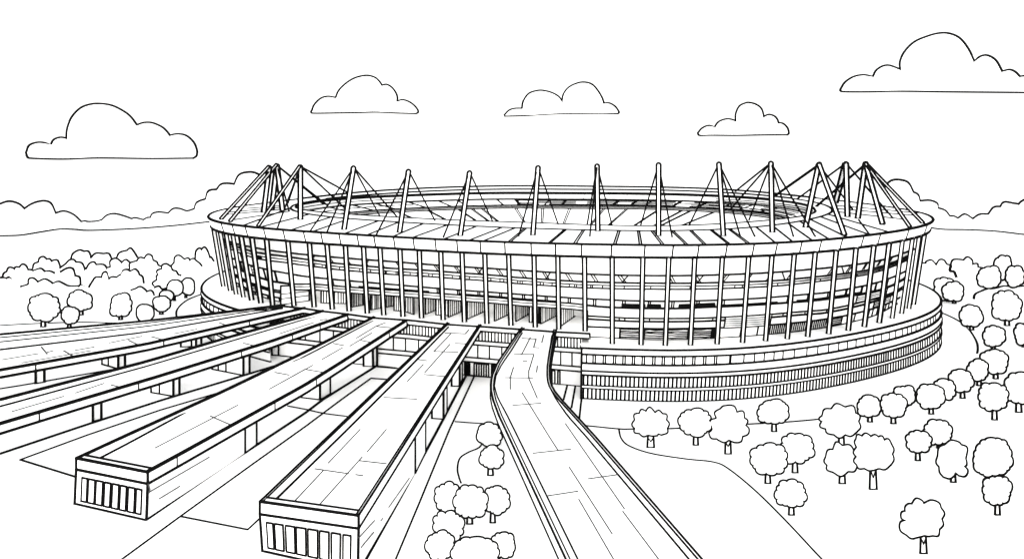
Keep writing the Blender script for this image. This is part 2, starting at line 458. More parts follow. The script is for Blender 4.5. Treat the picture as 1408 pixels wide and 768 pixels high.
L5 = [(291, 341), (305, 348), (322, 356), (345, 364.5), (372, 371.3), (397.6, 376), (427, 380.6), (462, 384), (491, 386.6), (538.5, 390.6), (589, 395), (620, 397.4), (649, 399.6), (684.5, 402), (715, 404.2), (752, 407), (789, 409.3), (822, 411), (864, 413), (902, 413.8), (938.5, 413.8), (977, 412.6), (1012, 411.3), (1045, 409.6), (1076.7, 407), (1112, 404), (1133, 402.4), (1164, 397.2), (1190.7, 392), (1213, 386.2), (1232.7, 378.5), (1252.7, 368.6), (1266, 361)]
L6 = [(291, 350), (305, 358), (322, 367), (345, 378), (372, 386.3), (397.6, 390.4), (427, 390), (462, 393), (491, 395.4), (538.5, 398.6), (589, 402.2), (620, 404.6), (649, 406.8), (684.5, 409.2), (715, 412.2), (752, 414.8), (789, 417), (822, 421.5), (864, 423.5), (902, 424), (938.5, 424), (977, 422), (1012, 420.8), (1045, 418.8), (1112, 414), (1133, 411.7), (1164, 407.5), (1190.7, 403), (1213, 398), (1232.7, 390.2), (1252.7, 377.4)]
L7 = [(305, 366), (322, 376), (345, 388.5), (372, 396.8), (386, 399.5), (600, 425), (812, 434), (822, 434.8), (864, 437), (902, 437.6), (938.5, 437.5), (967, 437), (1022, 434.5), (1057, 432), (1102, 428), (1133, 426), (1164, 420), (1190.7, 413.4), (1213, 407.6), (1232.7, 399.5), (1250, 387)]
L8 = [(x, y + (3 if x < 400 or x > 1200 else 4.6)) for x, y in L7]
L9 = [(305, 376), (322, 386.5), (345, 399.5), (372, 406.8), (386, 409.5), (600, 440), (812, 449), (822, 449.3), (864, 451), (909, 451.7), (967, 451), (1004, 450), (1040, 448), (1076.7, 445), (1112, 441.5), (1126.5, 439.6), (1164, 433.5), (1190.7, 427), (1213, 420), (1232.7, 411.5), (1246, 402)]
sv = {k: solve(v) for k, v in dict(L1=L1, L2=L2, L3=L3, L4=L4, L5=L5, L6=L6, L7=L7, L8=L8, L9=L9).items()}
ENT0, ENT1 = int(6.5 * 6), int(21.3 * 6)    # the entrance hall lies between these samples
idx = np.arange(NU)
solid = list(range(ENT1, NU)) + list(range(0, ENT0 + 1))
ent = list(range(ENT0, ENT1 + 1))
def segs(full, pts): return [pts[i] for i in full]
s0 = np.zeros(NU); sT = np.ones(NU)
def spt(su, sl, u, q, off):
    """point at loop position u, fraction q from lower line sl to upper line su"""
    P = wall(sl + (su - sl) * q, off)
    i = int(u * 6) % NU; f = u * 6 - int(u * 6)
    return P[i] * (1 - f) + P[(i + 1) % NU] * f
def band(name, su, sl, off, part="all", top=2.0, bot=2.0, extra=None):
    m = MB(); sel = {"all": list(range(NU)) + [0], "solid": solid, "ent": ent}[part]; top *= 1.08; bot *= 1.08
    A, B = wall(su, off), wall(sl, off)
    A2, B2 = wall(su, off + 1.4), wall(sl, off + 1.4)
    m.grid([[q[i] for i in sel] for q in (A2, A, B, B2)])
    vis = [i for i in sel if i <= UVIS + 12]
    if top: m.line([A[i] for i in vis] if part != "solid" else [A[i] for i in vis if i >= ENT1], top)
    if bot: m.line([B[i] for i in vis] if part != "solid" else [B[i] for i in vis if i >= ENT1], bot)
    if part == "solid":
        lo = [i for i in vis if i <= ENT0]
        if top: m.line([A[i] for i in lo], top)
        if bot: m.line([B[i] for i in lo], bot)
    if extra: extra(m)
    return m.build(name, stadium)

band("upper_wall", sT, sv["L1"], 0, top=0)
def braces(m):
    for k in range(7, NC - 2):
        u = k + .28 if k < 26 else k + .62
        d = .2 if k < 26 else -.22
        if k in (23, 30): continue
        for o in (0, .11):
            m.line([spt(sv["L1"], sv["L2"], u + o, .98, 1.1), spt(sv["L1"], sv["L2"], u + d + o, .03, 1.1)], 1.05)
        if k % 3 == 1: m.line([spt(sv["L1"], sv["L2"], u + .42, .98, 1.1), spt(sv["L1"], sv["L2"], u + .42 - d, .03, 1.1)], 1.3)
band("truss_band", sv["L1"], sv["L2"], 1.2, top=0, bot=0, extra=braces)
def posts(m):
    for k in range(7, NC - 3):
        for q in RNG.uniform(.1, .9, 3 if k < 22 else 1):
            m.line([spt(sv["L3"], sv["L4"], k + q, .98, -.02), spt(sv["L3"], sv["L4"], k + q, .02, -.02)], 1.2)
def rail_extra(m):
    m.line([wall(sv["L3"], -.02)[i] for i in range(UVIS + 8)], 1.4); posts(m)
band("balcony_rail", sv["L2"], sv["L4"], 0, top=1.8, bot=1.7, extra=rail_extra)
band("wall_band", sv["L4"], sv["L5"], .05, top=0, bot=1.9)
def mullions(m):
    for k in range(2, NC - 2):
        u = k + (.42 if k < 22 else .5)
        for o in (0, .09):
            m.line([spt(sv["L5"], sv["L6"], u + o, .98, .5), spt(sv["L5"], sv["L6"], u + o, .02, .5)], 1.4)
    P = wall(sv["L6"] + (sv["L5"] - sv["L6"]) * .3, .5)
    for u0, u1 in ((22.55, 23.4), (23.55, 24.1), (24.95, 25.4), (25.5, 26.2)):
        m.line([P[i] for i in range(int(u0 * 6), int(u1 * 6) + 1)], 4.4)
    P = wall(sv["L6"] + (sv["L5"] - sv["L6"]) * .18, .5)
    for u0, u1 in ((26.5, 29), (30, 33.5), (10, 14), (15.5, 20)):
        m.line([P[i] for i in range(int(u0 * 6), int(u1 * 6) + 1)], 1.6)
band("window_row", sv["L5"], sv["L6"], .55, top=0, bot=0, extra=mullions)
band("lower_band", sv["L6"], sv["L7"], .1, "solid", top=1.9, bot=1.8)
def marks8(m):
    for u in (22.4, 22.6, 23.6, 26.2, 29.4, 30.5, 30.7, 31.6, 33.2, 2.4, 3.5, 4.6):
        m.line([spt(sv["L7"], sv["L8"], u, .98, .3), spt(sv["L7"], sv["L8"], u, .02, .3)], 1.3)
band("service_strip", sv["L7"], sv["L8"], .35, "solid", top=0, bot=0, extra=marks8)
band("base_band", sv["L8"], sv["L9"], .15, "solid", top=1.8, bot=1.9)
def louvres(m):
    su, sl = sv["L9"], s0
    def vert(u, w=1.6): m.line([spt(su, sl, u, .98, .35), spt(su, sl, u, .02, .35)], w)
    for u0, u1 in ((22.45, 23.35), (23.42, 24.35), (24.42, 25.3), (25.36, 26.25)):
        for q in (.18, .36, .54, .7, .86):
            m.line([spt(su, sl, u0 + (u1 - u0) * k / 4, q + random.uniform(-.03, .03), .35) for k in range(5)], 1.25)
        vert(u0, 1.8); vert(u1, 1.8)
    for u in (26.3, 26.36, 26.5, 27.5, 28.3): vert(u)
    for u in np.arange(28.9, 31.9, .1): vert(u, 1.3)
    for q in (.2, .4, .6, .8): m.line([spt(su, sl, 32.05, q, .35), spt(su, sl, 32.6, q, .35)], 1.2)
    for u in (32.0, 32.65, 33.1, 33.5, 34.2, 34.5, 34.8, 35.2, 35.6, 36.1, 36.5, 0.5, 1.2, 1.4, 2.3, 2.6, 3.2, 3.5, 4.1, 4.4, 4.7, 5.3, 5.6): vert(u)
    for u0 in (3.2, 4.2, 5.3):
        for q in (.3, .6): m.line([spt(su, sl, u0, q, .35), spt(su, sl, u0 + .3, q, .35)], 1.1)
band("louvre_row", sv["L9"], s0, .45, "solid", top=0, bot=2.0, extra=louvres)
# stacked slatted screen hung over the base band between two columns
m = MB()
for k in range(6):
    q = 1.0 - k / 5 * .98
    m.line([spt(sv["L7"], sv["L9"], 26.65 + j * .42, q, -.25) for j in range(6)], .95)
for u in (26.65, 28.75): m.line([spt(sv["L7"], sv["L9"], u, 1, -.25), spt(sv["L7"], sv["L9"], u, .02, -.25)], 1.3)
m.grid([[spt(sv["L7"], sv["L9"], 26.65 + j * .42, q, -.2) for j in range(6)] for q in (1, .02)])
m.build("slatted_screen", stadium)
# small framed windows on the sides
for u0, u1, q0, q1, A, B in ((33.2, 33.8, .1, .9, "L6", "L7"), (34.1, 34.9, .1, .9, "L6", "L7"), (35.1, 35.5, .1, .9, "L6", "L7"), (34.6, 35.2, .2, .9, "L8", "L9"), (35.6, 36.2, .1, .9, "L8", "L9"), (2.3, 2.8, .1, .9, "L4", "L5"), (3.3, 3.8, .1, .9, "L5", "L6"), (2.5, 3.0, .1, .95, "L8", "L9"), (1.3, 1.7, .1, .9, "L1", "L4"), (1.4, 1.8, .1, .9, "L5", "L6"), (4.3, 4.8, .2, .8, "L3", "L4")):
    c = [spt(sv[A], sv[B], u, q, -.08) for u, q in ((u0, q0), (u1, q0), (u1, q1), (u0, q1))]
    m = MB(); m.face(c); m.line(c, 1.3, closed=True)
    for q in (.35, .65):
        a, b = c[0] * (1 - q) + c[3] * q, c[1] * (1 - q) + c[2] * q; m.line([a, b], 1.0)
    m.build("window", stadium)

# --- entrance hall under the raised wall: header beam, back wall, slatted partitions
m = MB()
hb_u, hb_l = [(x, y + 7.6) for x, y in L6 if 380 < x < 815], None
sB = solve([(x, y + 7.8) for x, y in L6]); sH = solve([(x, y + 3.4) for x, y in L6])
A, Bq = wall(sv["L6"], .1), wall(sB, .1); Hh = wall(sH, .05); back_u, back_l = wall(sB, 9.5), wall(s0, 9.5)
back_l[:, 2] = ZE
m.grid([[q[i] for i in ent] for q in (wall(sv["L6"], 1.5), A, Bq, back_u)])
m.line([A[i] for i in ent], 1.6); m.line([Hh[i] for i in ent], 1.1); m.line([Bq[i] for i in ent], 1.7)
m.build("header_beam", stadium)
m = MB()
m.grid([[q[i] for i in ent] for q in (back_u, back_l)])
m.line([back_l[i] for i in ent[:20]], 1.4)
m.build("entrance_wall", stadium)
# return walls at both ends of the hall
for i, nm in ((ENT0, "return_wall"), (ENT1, "return_wall")):
    m = MB(); a, b = wall(sB, .05)[i], wall(sB, 9.6)[i]
    c, d = wall(s0, .05)[i], wall(s0, 9.6)[i]
    m.face([a, b, d, c])
    if i == ENT1: m.line([a, c], 2.2)
    else: m.line([wall(sv["L8"], .02)[i], c], 1.8)
    m.build(nm, stadium)
parts_px = [((441.6, 416.5), (476, 417.6), 9), ((483.5, 422.4), (502, 419.0), 8), ((509.5, 426.3), (541, 420.6), 12), ((542, 427), (554, 428), 4), ((556, 428), (569, 432.5), 6), ((585, 432.3), (598.6, 426.4), 4), ((599.6, 433), (616, 434), 5), ((616.5, 436.2), (635.7, 427.8), 7), ((642.5, 438.8), (666, 428.2), 8), ((680, 441.5), (698.5, 432.6), 7), ((709.3, 442), (726.9, 432), 7), ((728, 443), (741, 444.5), 4), ((743.5, 445.2), (765.5, 433.6), 8), ((771.4, 448), (790.4, 434.6), 7)]
for a, b, n in parts_px:
    p, q = U(*a, ZE), U(*b, ZE); h = 4.75
    m = MB(); ax = q - p; nn = nrm(np.cross(ax, (0, 0, 1))) * .25
    if nn[1] < 0: nn = -nn
    m.box(p, ax, nn, (0, 0, h))
    tl = [p, q, q + [0, 0, h], p + [0, 0, h]]
    m.line(tl, 1.7, closed=True)
    for k in range(1, n):
        t = k / n + random.uniform(-.02, .02); r = p + ax * t
        m.line([r, r + [0, 0, h]], 1.2)
    m.build("entrance_partition", stadium)
m = MB()
p, q = U(386, 419, ZE), U(425, 413.5, ZE)
m.grid([[p, q], [p + [0, 0, 5.4], q + [0, 0, 4.6]]]); m.line([p, q, q + [0, 0, 4.6], p + [0, 0, 5.4]], 1.7, closed=True)
for t in (.35, .62): m.line([p + [0, 0, 4.9 * t], q + [0, 0, 4.6 * t]], 1.0)
m.line([(p + q) / 2, (p + q) / 2 + [0, 0, 5]], 1.0)
m.build("ticket_booth", stadium)
m = MB()
p, q = U(791, 434.5, ZE), U(808, 435.5, ZE)
for k in range(6): m.line([p + [0, 0, .7 * k + .3], q + [0, 0, .7 * k + .3]], 1.3)
m.face([p, q, q + [0, 0, 4.2], p + [0, 0, 4.2]]); m.line([p, q, q + [0, 0, 4.2], p + [0, 0, 4.2]], 1.4, closed=True)
m.build("entrance_partition", stadium)

# --- entrance platform and its raked front wall
top_px = [(386, 420.4), (391, 421), (420, 424.2), (445.6, 428), (480, 432), (515, 437), (562, 440), (617.5, 446), (662, 448.8), (719, 452.8), (763.6, 456), (800, 457.9), (811, 458.5)]
def Ty(x): return np.interp(x, [p[0] for p in top_px], [p[1] for p in top_px])
def By(x): return np.interp(x, [386, 517, 545, 635, 675, 759, 800], [489, 503, 506, 515, 518.5, 527, 531])
xs = np.linspace(386, 800, 90)
def fw(x, t):
    a, b = U(x, Ty(x), ZE), U(x, By(x), 0.0)
    k = (b - a)
    return a + k * t
def frow(t): return [fw(x, t) for x in xs]
def tfrac(f, x=690):
    """fraction down the picture -> fraction down the wall"""
    y = Ty(x) + (By(x) - Ty(x)) * f; ts = np.linspace(0, 1, 400)
    q = PR(np.array([fw(x, t) for t in ts]))[:, 1]
    return float(np.interp(y, q, ts))
t1, t2, t3, t4, t5 = (tfrac(f) for f in (.09, .285, .37, .63, .72))
def setb(P, k): return [p + np.array([0, k, 0]) for p in P]
m = MB()
r0 = [U(x, Ty(x), ZE) for x in np.r_[xs, 811]]
r1 = frow(t1) + [U(811, 458.5, ZE) + (fw(800, t1) - fw(800, 0))]
m.grid([r0, r1]); m.line(r0, 2.0); m.line(r1, 1.9); m.line([r0[-1], r1[-1]], 1.8)
m.build("platform_beam", stadium)
m = MB()
m.grid([frow(t1), frow(t2)])
xk = 400
while xk < 799:
    m.line([fw(xk, t1 + .02), fw(xk, t2 - .005)], 1.5); xk += 4.3 + random.uniform(-.5, .5)
m.build("slat_band", stadium)
m = MB(); m.grid([frow(t2), frow(t3)]); m.line(frow(t2), 1.8); m.line(frow(t3), 1.8)
m.build("platform_beam", stadium)
m = MB(); m.grid([frow(t3), frow(t4)])
for x in (402, 420, 440, 458.5, 479, 500, 518, 541, 557.7, 575.6, 598, 615, 657, 673, 690, 705, 771, 786.5): m.line([fw(x, t3), fw(x, t4)], 1.5)
m.build("panel_row", stadium)
m = MB(); m.grid([frow(t4), frow(t5)]); m.line(frow(t4), 1.8); m.line(frow(t5), 1.8)
m.build("platform_beam", stadium)
m = MB(); m.grid([frow(t5), frow(1)]); m.line(frow(1), 2.0)
for x0, x1, n in ((639, 646, 4), (652, 672, 7), (676, 682, 4), (759, 763, 2), (767, 770, 2)):
    m.line([fw(x0, t5 + .03), fw(x1, t5 + .03)], 1.3)
    for k in range(n): m.line([fw(x0 + (x1 - x0) * k / max(n - 1, 1), t5 + .03), fw(x0 + (x1 - x0) * k / max(n - 1, 1), .97)], 1.7)
m.line([fw(800, 0.3), fw(800, 1)], 2.0)
m.build("ground_floor_wall", stadium)
# platform floor
m = MB()
fr = resample(np.array(r0), 60); bkp = resample(np.array([back_l[i] for i in ent]), 60)
for P in (fr, bkp): P[:, 2] = ZE
m.grid([fr, bkp])
e0 = np.array(r0[-1]); e1 = wall(s0, 4)[ENT1]; e1[2] = ZE
m.face([e0, e1, e1 * [1, 1, 0] + [0, 0, ZP], e0 * [1, 1, 0] + [0, 0, ZP]])
m.face([r0[-1], back_l[ENT1], e1])
m.build("platform_floor", stadium)

# --- podium drum
PEN = 1.1
tS = angle_at(R_pt, ZP, 800); tE = math.atan2(206 - CEN[1], -66 - CEN[0]) % (2 * np.pi)
PA = np.linspace(tS, tE + 2 * np.pi, 420) if tE < tS else np.linspace(tS, tE, 420)
def prow(t, off=0.0):
    k = R_pt(PA) * (1 - t) + R_pb(PA) * t - off
    return np.stack([CEN[0] + k * np.cos(PA), CEN[1] + k * np.sin(PA), np.full_like(k, ZP * (1 - t))], 1)
podium = MB()
podium.grid([prow(0), prow(.117), prow(.117, .4), prow(.292, .4), prow(.292), prow(.44), prow(.52), prow(.52, .3), prow(.724, .3), prow(.724), prow(.78), prow(.78, .3), prow(1, .3)])
podium.grid([prow(0), [tuple(p) for p in np.c_[CEN[0] + (prow(0)[:, 0] - CEN[0]) * .45, CEN[1] + (prow(0)[:, 1] - CEN[1]) * .45, np.full(len(PA), ZP)]]])
for t, w, o in ((0, 2.1, 0), (.117, 2.0, 0), (.292, 2.0, 0), (.44, 2.0, 0), (.52, 2.0, 0), (.724, 1.35, 0), (.78, 1.35, 0), (1, 2.2, .3)): podium.line(prow(t, o), w)
podium.line([prow(0)[0], prow(.44)[0], prow(1)[0]], 2.0)
po = podium.build("podium", stadium)
# slatted storeys
arc = np.r_[0, np.cumsum(np.linalg.norm(np.diff(prow(.5)[:, :2], axis=0), axis=1))]
qx = PR(prow(.5))[:, 0]
front_i = int(np.argmax(qx))
def at_arc(P, a): return np.array([np.interp(a, arc, P[:, k]) for k in range(3)])
for ta, tb in ((.52, .724), (.78, 1.0)):
    m = MB(); A, B = prow(ta, .28), prow(tb, .28); a = .6
    m.grid([prow(ta, .27), prow(tb, .27)])
    while a < arc[front_i] + 6:
        m.line([at_arc(A, a), at_arc(B, a)], 1.95)
        x0_ = np.interp(a, arc, qx); st = 1.0
        while st < 6 and abs(np.interp(a + st, arc, qx) - x0_) < 3.0: st += .25
        a += max(random.choice((.84, .92, 1.0, 1.06)), st)
    a = arc[-1] - 60
    while a < arc[-1]:
        if PR(at_arc(A, a))[0] < 296: m.line([at_arc(A, a), at_arc(B, a)], 1.3)
        a += 1.3
    m.build("slat_storey", po)
# window storey: every window a leaf of its own
A, B = prow(.125, .37), prow(.284, .37)
wx = [805, 817, 831, 845, 858, 871, 884.5, 899, 912, 926, 940, 954, 969, 984, 1005, 1023, 1037.5, 1051, 1064.5, 1077, 1092.5, 1110, 1125, 1140, 1154, 1166, 1178, 1190.5, 1202.5, 1213.5, 1224, 1233, 1242, 1249, 1255, 1261, 1267, 1272, 1277, 1281, 1285, 1288]
def arc_of_x(x):
    j = np.arange(0, front_i); return float(np.interp(x, qx[j], arc[j]))
for a, b in zip(wx[:-1], wx[1:]):
    gap = 1.6 if a < 990 else 0.0
    s0_, s1_ = arc_of_x(a + gap), arc_of_x(b - gap)
    n = 3; up = [at_arc(A, s0_ + (s1_ - s0_) * k / n) for k in range(n + 1)]; lo = [at_arc(B, s0_ + (s1_ - s0_) * k / n) for k in range(n + 1)]
    m = MB(); m.grid([up, lo]); m.line([up[0], lo[0]], 1.5); m.line([up[-1], lo[-1]], 1.5)
    m.build("window", po)
al = np.linspace(arc[-1] - 62, arc[-1] - 8, 15)
for a, b in zip(al[:-1], al[1:]):
    m = MB(); up = [at_arc(A, a), at_arc(A, b)]; lo = [at_arc(B, a), at_arc(B, b)]
    m.grid([up, lo]); m.line([up[0], lo[0]], 1.7); m.line([up[1], lo[1]], 1.7); m.build("window", po)

# --- masts with
PEN = 1.2
# their stay cables
def mast(legs, tip, stays=(), struts=(), hwpx=2.7):
    root = None
    d0 = U(*legs[0], ZR)[1]
    tp = UD(tip[0], tip[1], d0)
    m = MB()
    for k, l in enumerate(legs):
        f = U(l[0], l[1], ZR)
        m.pole(f - nrm(tp - f) * .1, tp, hwpx * f[1] / F, 1.9)
    for l in struts:
        f = U(l[0], l[1], ZR); m.pole(f, tp - nrm(tp - f) * .3, hwpx * .62 * d0 / F, 1.6)
    o = m.build("mast", stadium)
    for l in stays:
        c = MB(); e = U(l[0], l[1], ZR + .1) if len(l) == 2 else U(l[0], l[1], ZR)
        c.line([tp - np.array([0, 0, .35]), e], l[2] if len(l) > 2 else 1.55)
        c.build("cable", o)
mast([(362.5, 292)], (370.5, 227.8), struts=[(302.6, 302)])
mast([(388.5, 289.5), (373.5, 288)], (380.7, 225.7), stays=[(449.5, 281.6), (444, 280), (397.6, 290.5)], struts=[(315, 305.5)])
mast([(413, 301.8)], (413, 227), stays=[(478, 264.6), (475, 287), (396, 279), (381, 314.6)], struts=[(354, 311.6)])
mast([(473, 315.5)], (486.4, 228.3), stays=[(427, 316.7), (450, 318), (522.5, 297.4), (546, 298)])
mast([(549.3, 319.2)], (562, 233), stays=[(517.5, 322.4), (598, 303)])
mast([(632.8, 324)], (646, 235), stays=[(609.5, 326), (677.5, 304.5)])
mast([(732.7, 323)], (740, 228), stays=[(713, 324.6), (767.4, 308)])
mast([(822, 317.4)], (821, 225.7), stays=[(811, 324.6), (807.5, 308), (841.6, 309.8)])
mast([(905.5, 324)], (905.6, 223.9), stays=[(880.8, 310), (924.2, 325.5)])
mast([(994.7, 324)], (988.4, 223), stays=[(947.4, 310), (1018, 325), (1038, 325)])
mast([(1062, 319.2)], (1060, 222), stays=[(1011, 263), (1004, 288), (1030, 302), (1091, 325), (1121, 325)])
mast([(1107.5, 312.6), (1161.7, 324)], (1126, 224.7), stays=[(1066, 268.7, 2.2), (1172, 287)])
mast([(1165.3, 298), (1149, 278)], (1163.3, 222.5), stays=[(1096, 273.5), (1220, 291.5), (1228, 300)])
mast([(1179.4, 300.3), (1214, 309)], (1190, 224), stays=[(1122, 284, 2.0)], struts=[(1252, 312.8), (1270, 307.2)])

# ========================================================== ELEVATED ROADS
PEN = 1.35
def along(P, n): return resample(np.array(P, float), n)
def road(label, a, b, Lo, Lin, R, drop, marks, joints, piers, n=24, cap=0.45, hw=3.0, box=None, ybased=False, Rin=None, extra_left=(), end_rim=False):
    """elevated carriageway on the ramp plane z = a + b*y; Lo/R are the outer parapet tops, Lin the kerb on the deck"""
    def line_px(P, aa):
        P = np.array(P, float)
        if ybased:
            y = np.linspace(max(P[0, 1], Lo[0][1]), P[-1, 1], 60); q = np.stack([np.interp(y, P[:, 1], P[:, 0]), y], 1)
        else:
            q = resample(P, n)
        return np.array([UP(x, y, aa, b) for x, y in q])
    lo, lin, r = line_px(Lo, a), line_px(Lin, a - 1.0), line_px(R, a)
    c = (lo[len(lo) // 2] + r[len(r) // 2]) / 2
    root = empty("elevated_road", (c[0], c[1], 0))
    tag(root, label, "elevated road", "elevated roads leading to the stadium")
    dn = np.array([0, 0, -1.0]); hf = np.linspace(drop[0], drop[1], len(lo))[:, None]
    v = nrm(lo[0] - r[0])
    r_in = r + (lo - r) / np.linalg.norm(lo - r, axis=1)[:, None] * cap
    r_inb = r_in + dn
    if Rin is not None: r_inb = line_px(Rin, a - 1.0)
    l_cap = lo - (lo - r) / np.linalg.norm(lo - r, axis=1)[:, None] * cap
    lo_b, r_b = lo + dn * hf, r + dn * hf
    m = MB(); m.grid([lin, r_inb]); m.grid([lo_b, r_b][::-1])
    for s in marks:
        pts = [UP(x, y, a - .985, b) for x, y in s]
        m.line(pts, 1.05, m=2)
    m.build("deck", root)
    m = MB(); m.grid([lin, l_cap, lo, lo_b]); m.line(lo, hw); m.line(l_cap, 1.2); m.line(lin, 1.9); m.line(lo_b, 1.9)
    for q in extra_left: m.line(lin + (lo - lin) * q, 1.4)
    m.build("parapet", root)
    m = MB(); m.grid([r_inb, r_in, r, r_b]); m.line(r, hw); m.line(r_in, 1.5); m.line(r_b, 2.0)
    if Rin is not None: m.line(r_inb, 1.9)
    for x, y0, y1 in joints:
        k = np.argmin(abs(PR(r)[:, 0] - x)); q0 = PR(r); 
        i = int(np.clip(np.searchsorted(q0[:, 0] if q0[-1, 0] > q0[0, 0] else -q0[:, 0], x if q0[-1, 0] > q0[0, 0] else -x), 1, len(r) - 1))
        f = (x - q0[i - 1, 0]) / (q0[i, 0] - q0[i - 1, 0]); p = r[i - 1] + (r[i] - r[i - 1]) * f; h = hf[i, 0]
        m.line([p, p + dn * h], 1.0)
    m.build("parapet", root)
    if end_rim:      # upstand across the blunt end
        m = MB(); t = nrm(lin[-1] - lin[-4]); k = 1.1
        A, B = lo[-1], r[-1]; A2, B2 = l_cap[-1] - t * k, r_in[-1] - t * k
        m.face([A, B, B2, A2]); m.face([A2, B2, B2 + dn, A2 + dn]); m.line([A, B], 2.0); m.line([A2, B2], 1.7)
        m.build("end_parapet", root)
    # end caps
    m = MB(); e = -1
    m.face([lo[e], r[e], r_b[e], lo_b[e]]); m.face([lo[0], r[0], r_b[0], lo_b[0]])
    m.line([lo[e], lo_b[e]], 1.9); m.line([r[e], r_b[e]], 1.9); m.line([r[0], r_b[0]], 1.9)
    m.build("end_wall", root)
    for pr in piers:
        (x0, y0), (x1, y1) = pr[0], pr[1]
        p, q = U(x0, y0, 0), U(x1, y1, 0)
        bkv = (U(*pr[2], 0) - p) if len(pr) > 2 and pr[2] else np.array([-2.2, 1.0, 0])
        top = max(3.0, a + b * (p[1] + bkv[1] * .3) - 2.6)
        for e_ in (p, q, p + bkv):
            X_ = PR(e_)[0]; L_ = np.array(Lo, float); L_ = L_[np.argsort(L_[:, 0])]
            top = min(top, H - (np.interp(X_, L_[:, 0], L_[:, 1]) + 5 - HY) * e_[1] / F)
        m = MB(); z = np.array([0, 0, max(top, 1.5)])
        if len(pr) > 4: z = np.array(pr[4], float)
        cs = [p, q, q + bkv, p + bkv]
        m.face([p, q, q + z, p + z]); m.face([p + bkv, p, p + z, p + bkv + z]); m.face([q, q + bkv, q + bkv + z, q + z]); m.face([q + bkv, p + bkv, p + bkv + z, q + bkv + z]); m.face([c_ + z for c_ in cs])
        for c_ in (p, q): m.line([c_, c_ + z], 1.8)
        m.line([p, q], 1.6)
        if len(pr) > 2 and pr[2]:
            m.line([p + bkv, p], 1.7); m.line([p + bkv, p + bkv + z], 1.6)
            for f in (pr[3] if len(pr) > 3 else ()): m.line([p + bkv * f, p + bkv * f + z], 1.5)
        m.build("pier", root)
    return root, lo, r, lo_b, r_b

# farthest road, running out of the left edge of the view
road("farthest elevated road, nearly edge-on with tall banded parapet, on short piers", -7.1, .1117,
     [(390, 419.2), (200, 441.3), (0, 459.7), (-130, 471.7)], [(394, 423.2), (200, 457), (0, 481), (-130, 497)], [(419, 423), (200, 473), (0, 508.4), (-130, 531.4)],
     (1.4, 1.7), [[(3, 494.4), (53, 486)], [(30, 498.8), (125, 482)], [(65.6, 484), (73.4, 482)], [(103, 481.6), (129.7, 476.9)], [(150, 471.4), (195, 462.3)], [(57, 476.9), (65, 486.6)], [(87.5, 481.9), (100.8, 489.7)], [(177, 467.8), (190, 474)], [(239, 458.8), (270.7, 452.5)], [(208.5, 462.7), (222, 466.5)], [(302, 444), (310.8, 446.9)]],
     [(49, 0, 0), (343, 0, 0), (225, 0, 0)],
     [((49, 527.2), (61, 525.3)), ((162.5, 506.9), (171.9, 504.5), (140.6, 500.6), (.6,)), ((269.5, 476.5), (276.7, 474.5), (248.6, 477), (.3,)), ((333.8, 457.5), (343, 455), (318, 459), (.4,)), ((358, 449), (366, 447))], hw=2.0, extra_left=(.5, .78))
road("elevated road on four wide blade piers, third from the curved ramp", -6.5, .1117,
     [(443.8, 427.3), (319, 462), (200, 497), (0, 549), (-130, 582.8)], [(445.6, 431), (200, 504), (0, 559), (-130, 588)], [(478.4, 432), (380, 466.5), (220, 516.4), (0, 582), (-130, 620.8)],
     (1.5, 2.0), [[(16.4, 565.6), (87.5, 544.6)], [(104, 540), (143, 526.8)], [(153, 529), (165, 532)], [(384, 458.8), (431, 443.5)], [(334.7, 471.6), (349, 475)], [(440, 440), (449, 439)]],
     [(54, 0, 0), (190.5, 0, 0), (332, 0, 0), (402, 0, 0), (440, 0, 0)],
     [((127.6, 579.4), (139.4, 576)), ((238.3, 544.6), (246.7, 542.5), (208, 539.4), (.62,)), ((334.6, 516), (343, 513.4), (292, 507.4), (.55, .8)), ((404.5, 489.5), (410, 487.5), (373.9, 488.3), (.25, .7)), ((440, 466), (446, 464.5))], hw=2.2)
rootD, loD, rD, lobD, rbD = road("straight elevated road ending in a blunt block with eight vents, left of its twin", -5.86, .1118,
     [(513.5, 435.6), (420, 483), (305, 538), (180, 594.6), (105, 629.2)], [(515.5, 439), (420, 489.4), (326, 528), (180, 607.5), (135, 631)], [(559.5, 440), (471, 497), (420, 529), (380, 551), (242.5, 627), (203, 648.4)],
     (1.6, 1.95), [[(213.3, 615.4), (326.9, 556.7)], [(289.4, 571.7), (315.4, 583)], [(370.6, 534.6), (420, 507)], [(378, 511.7), (397.7, 515.4)], [(380, 529.4), (430, 502)], [(419, 507.5), (444.7, 511.7)], [(443, 493.8), (471, 477.8)], [(458.4, 472), (473, 475)], [(481, 475.6), (511, 457.7)], [(490, 464.7), (516.7, 448.6), (531, 443)], [(516.7, 448.6), (536.7, 450.5)], [(497, 468), (510, 470.5)]],
     [(243.5, 0, 0), (378, 0, 0), (435, 0, 0), (535, 0, 0)],
     [((336.7, 623), (352.5, 611.7)), ((440, 549.4), (453.8, 541), (414.6, 546.3)), ((513, 503.6), (518.5, 503.2), (500, 503.2), (), (1.7, -9.5, 12.0))], hw=1.9, end_rim=True)
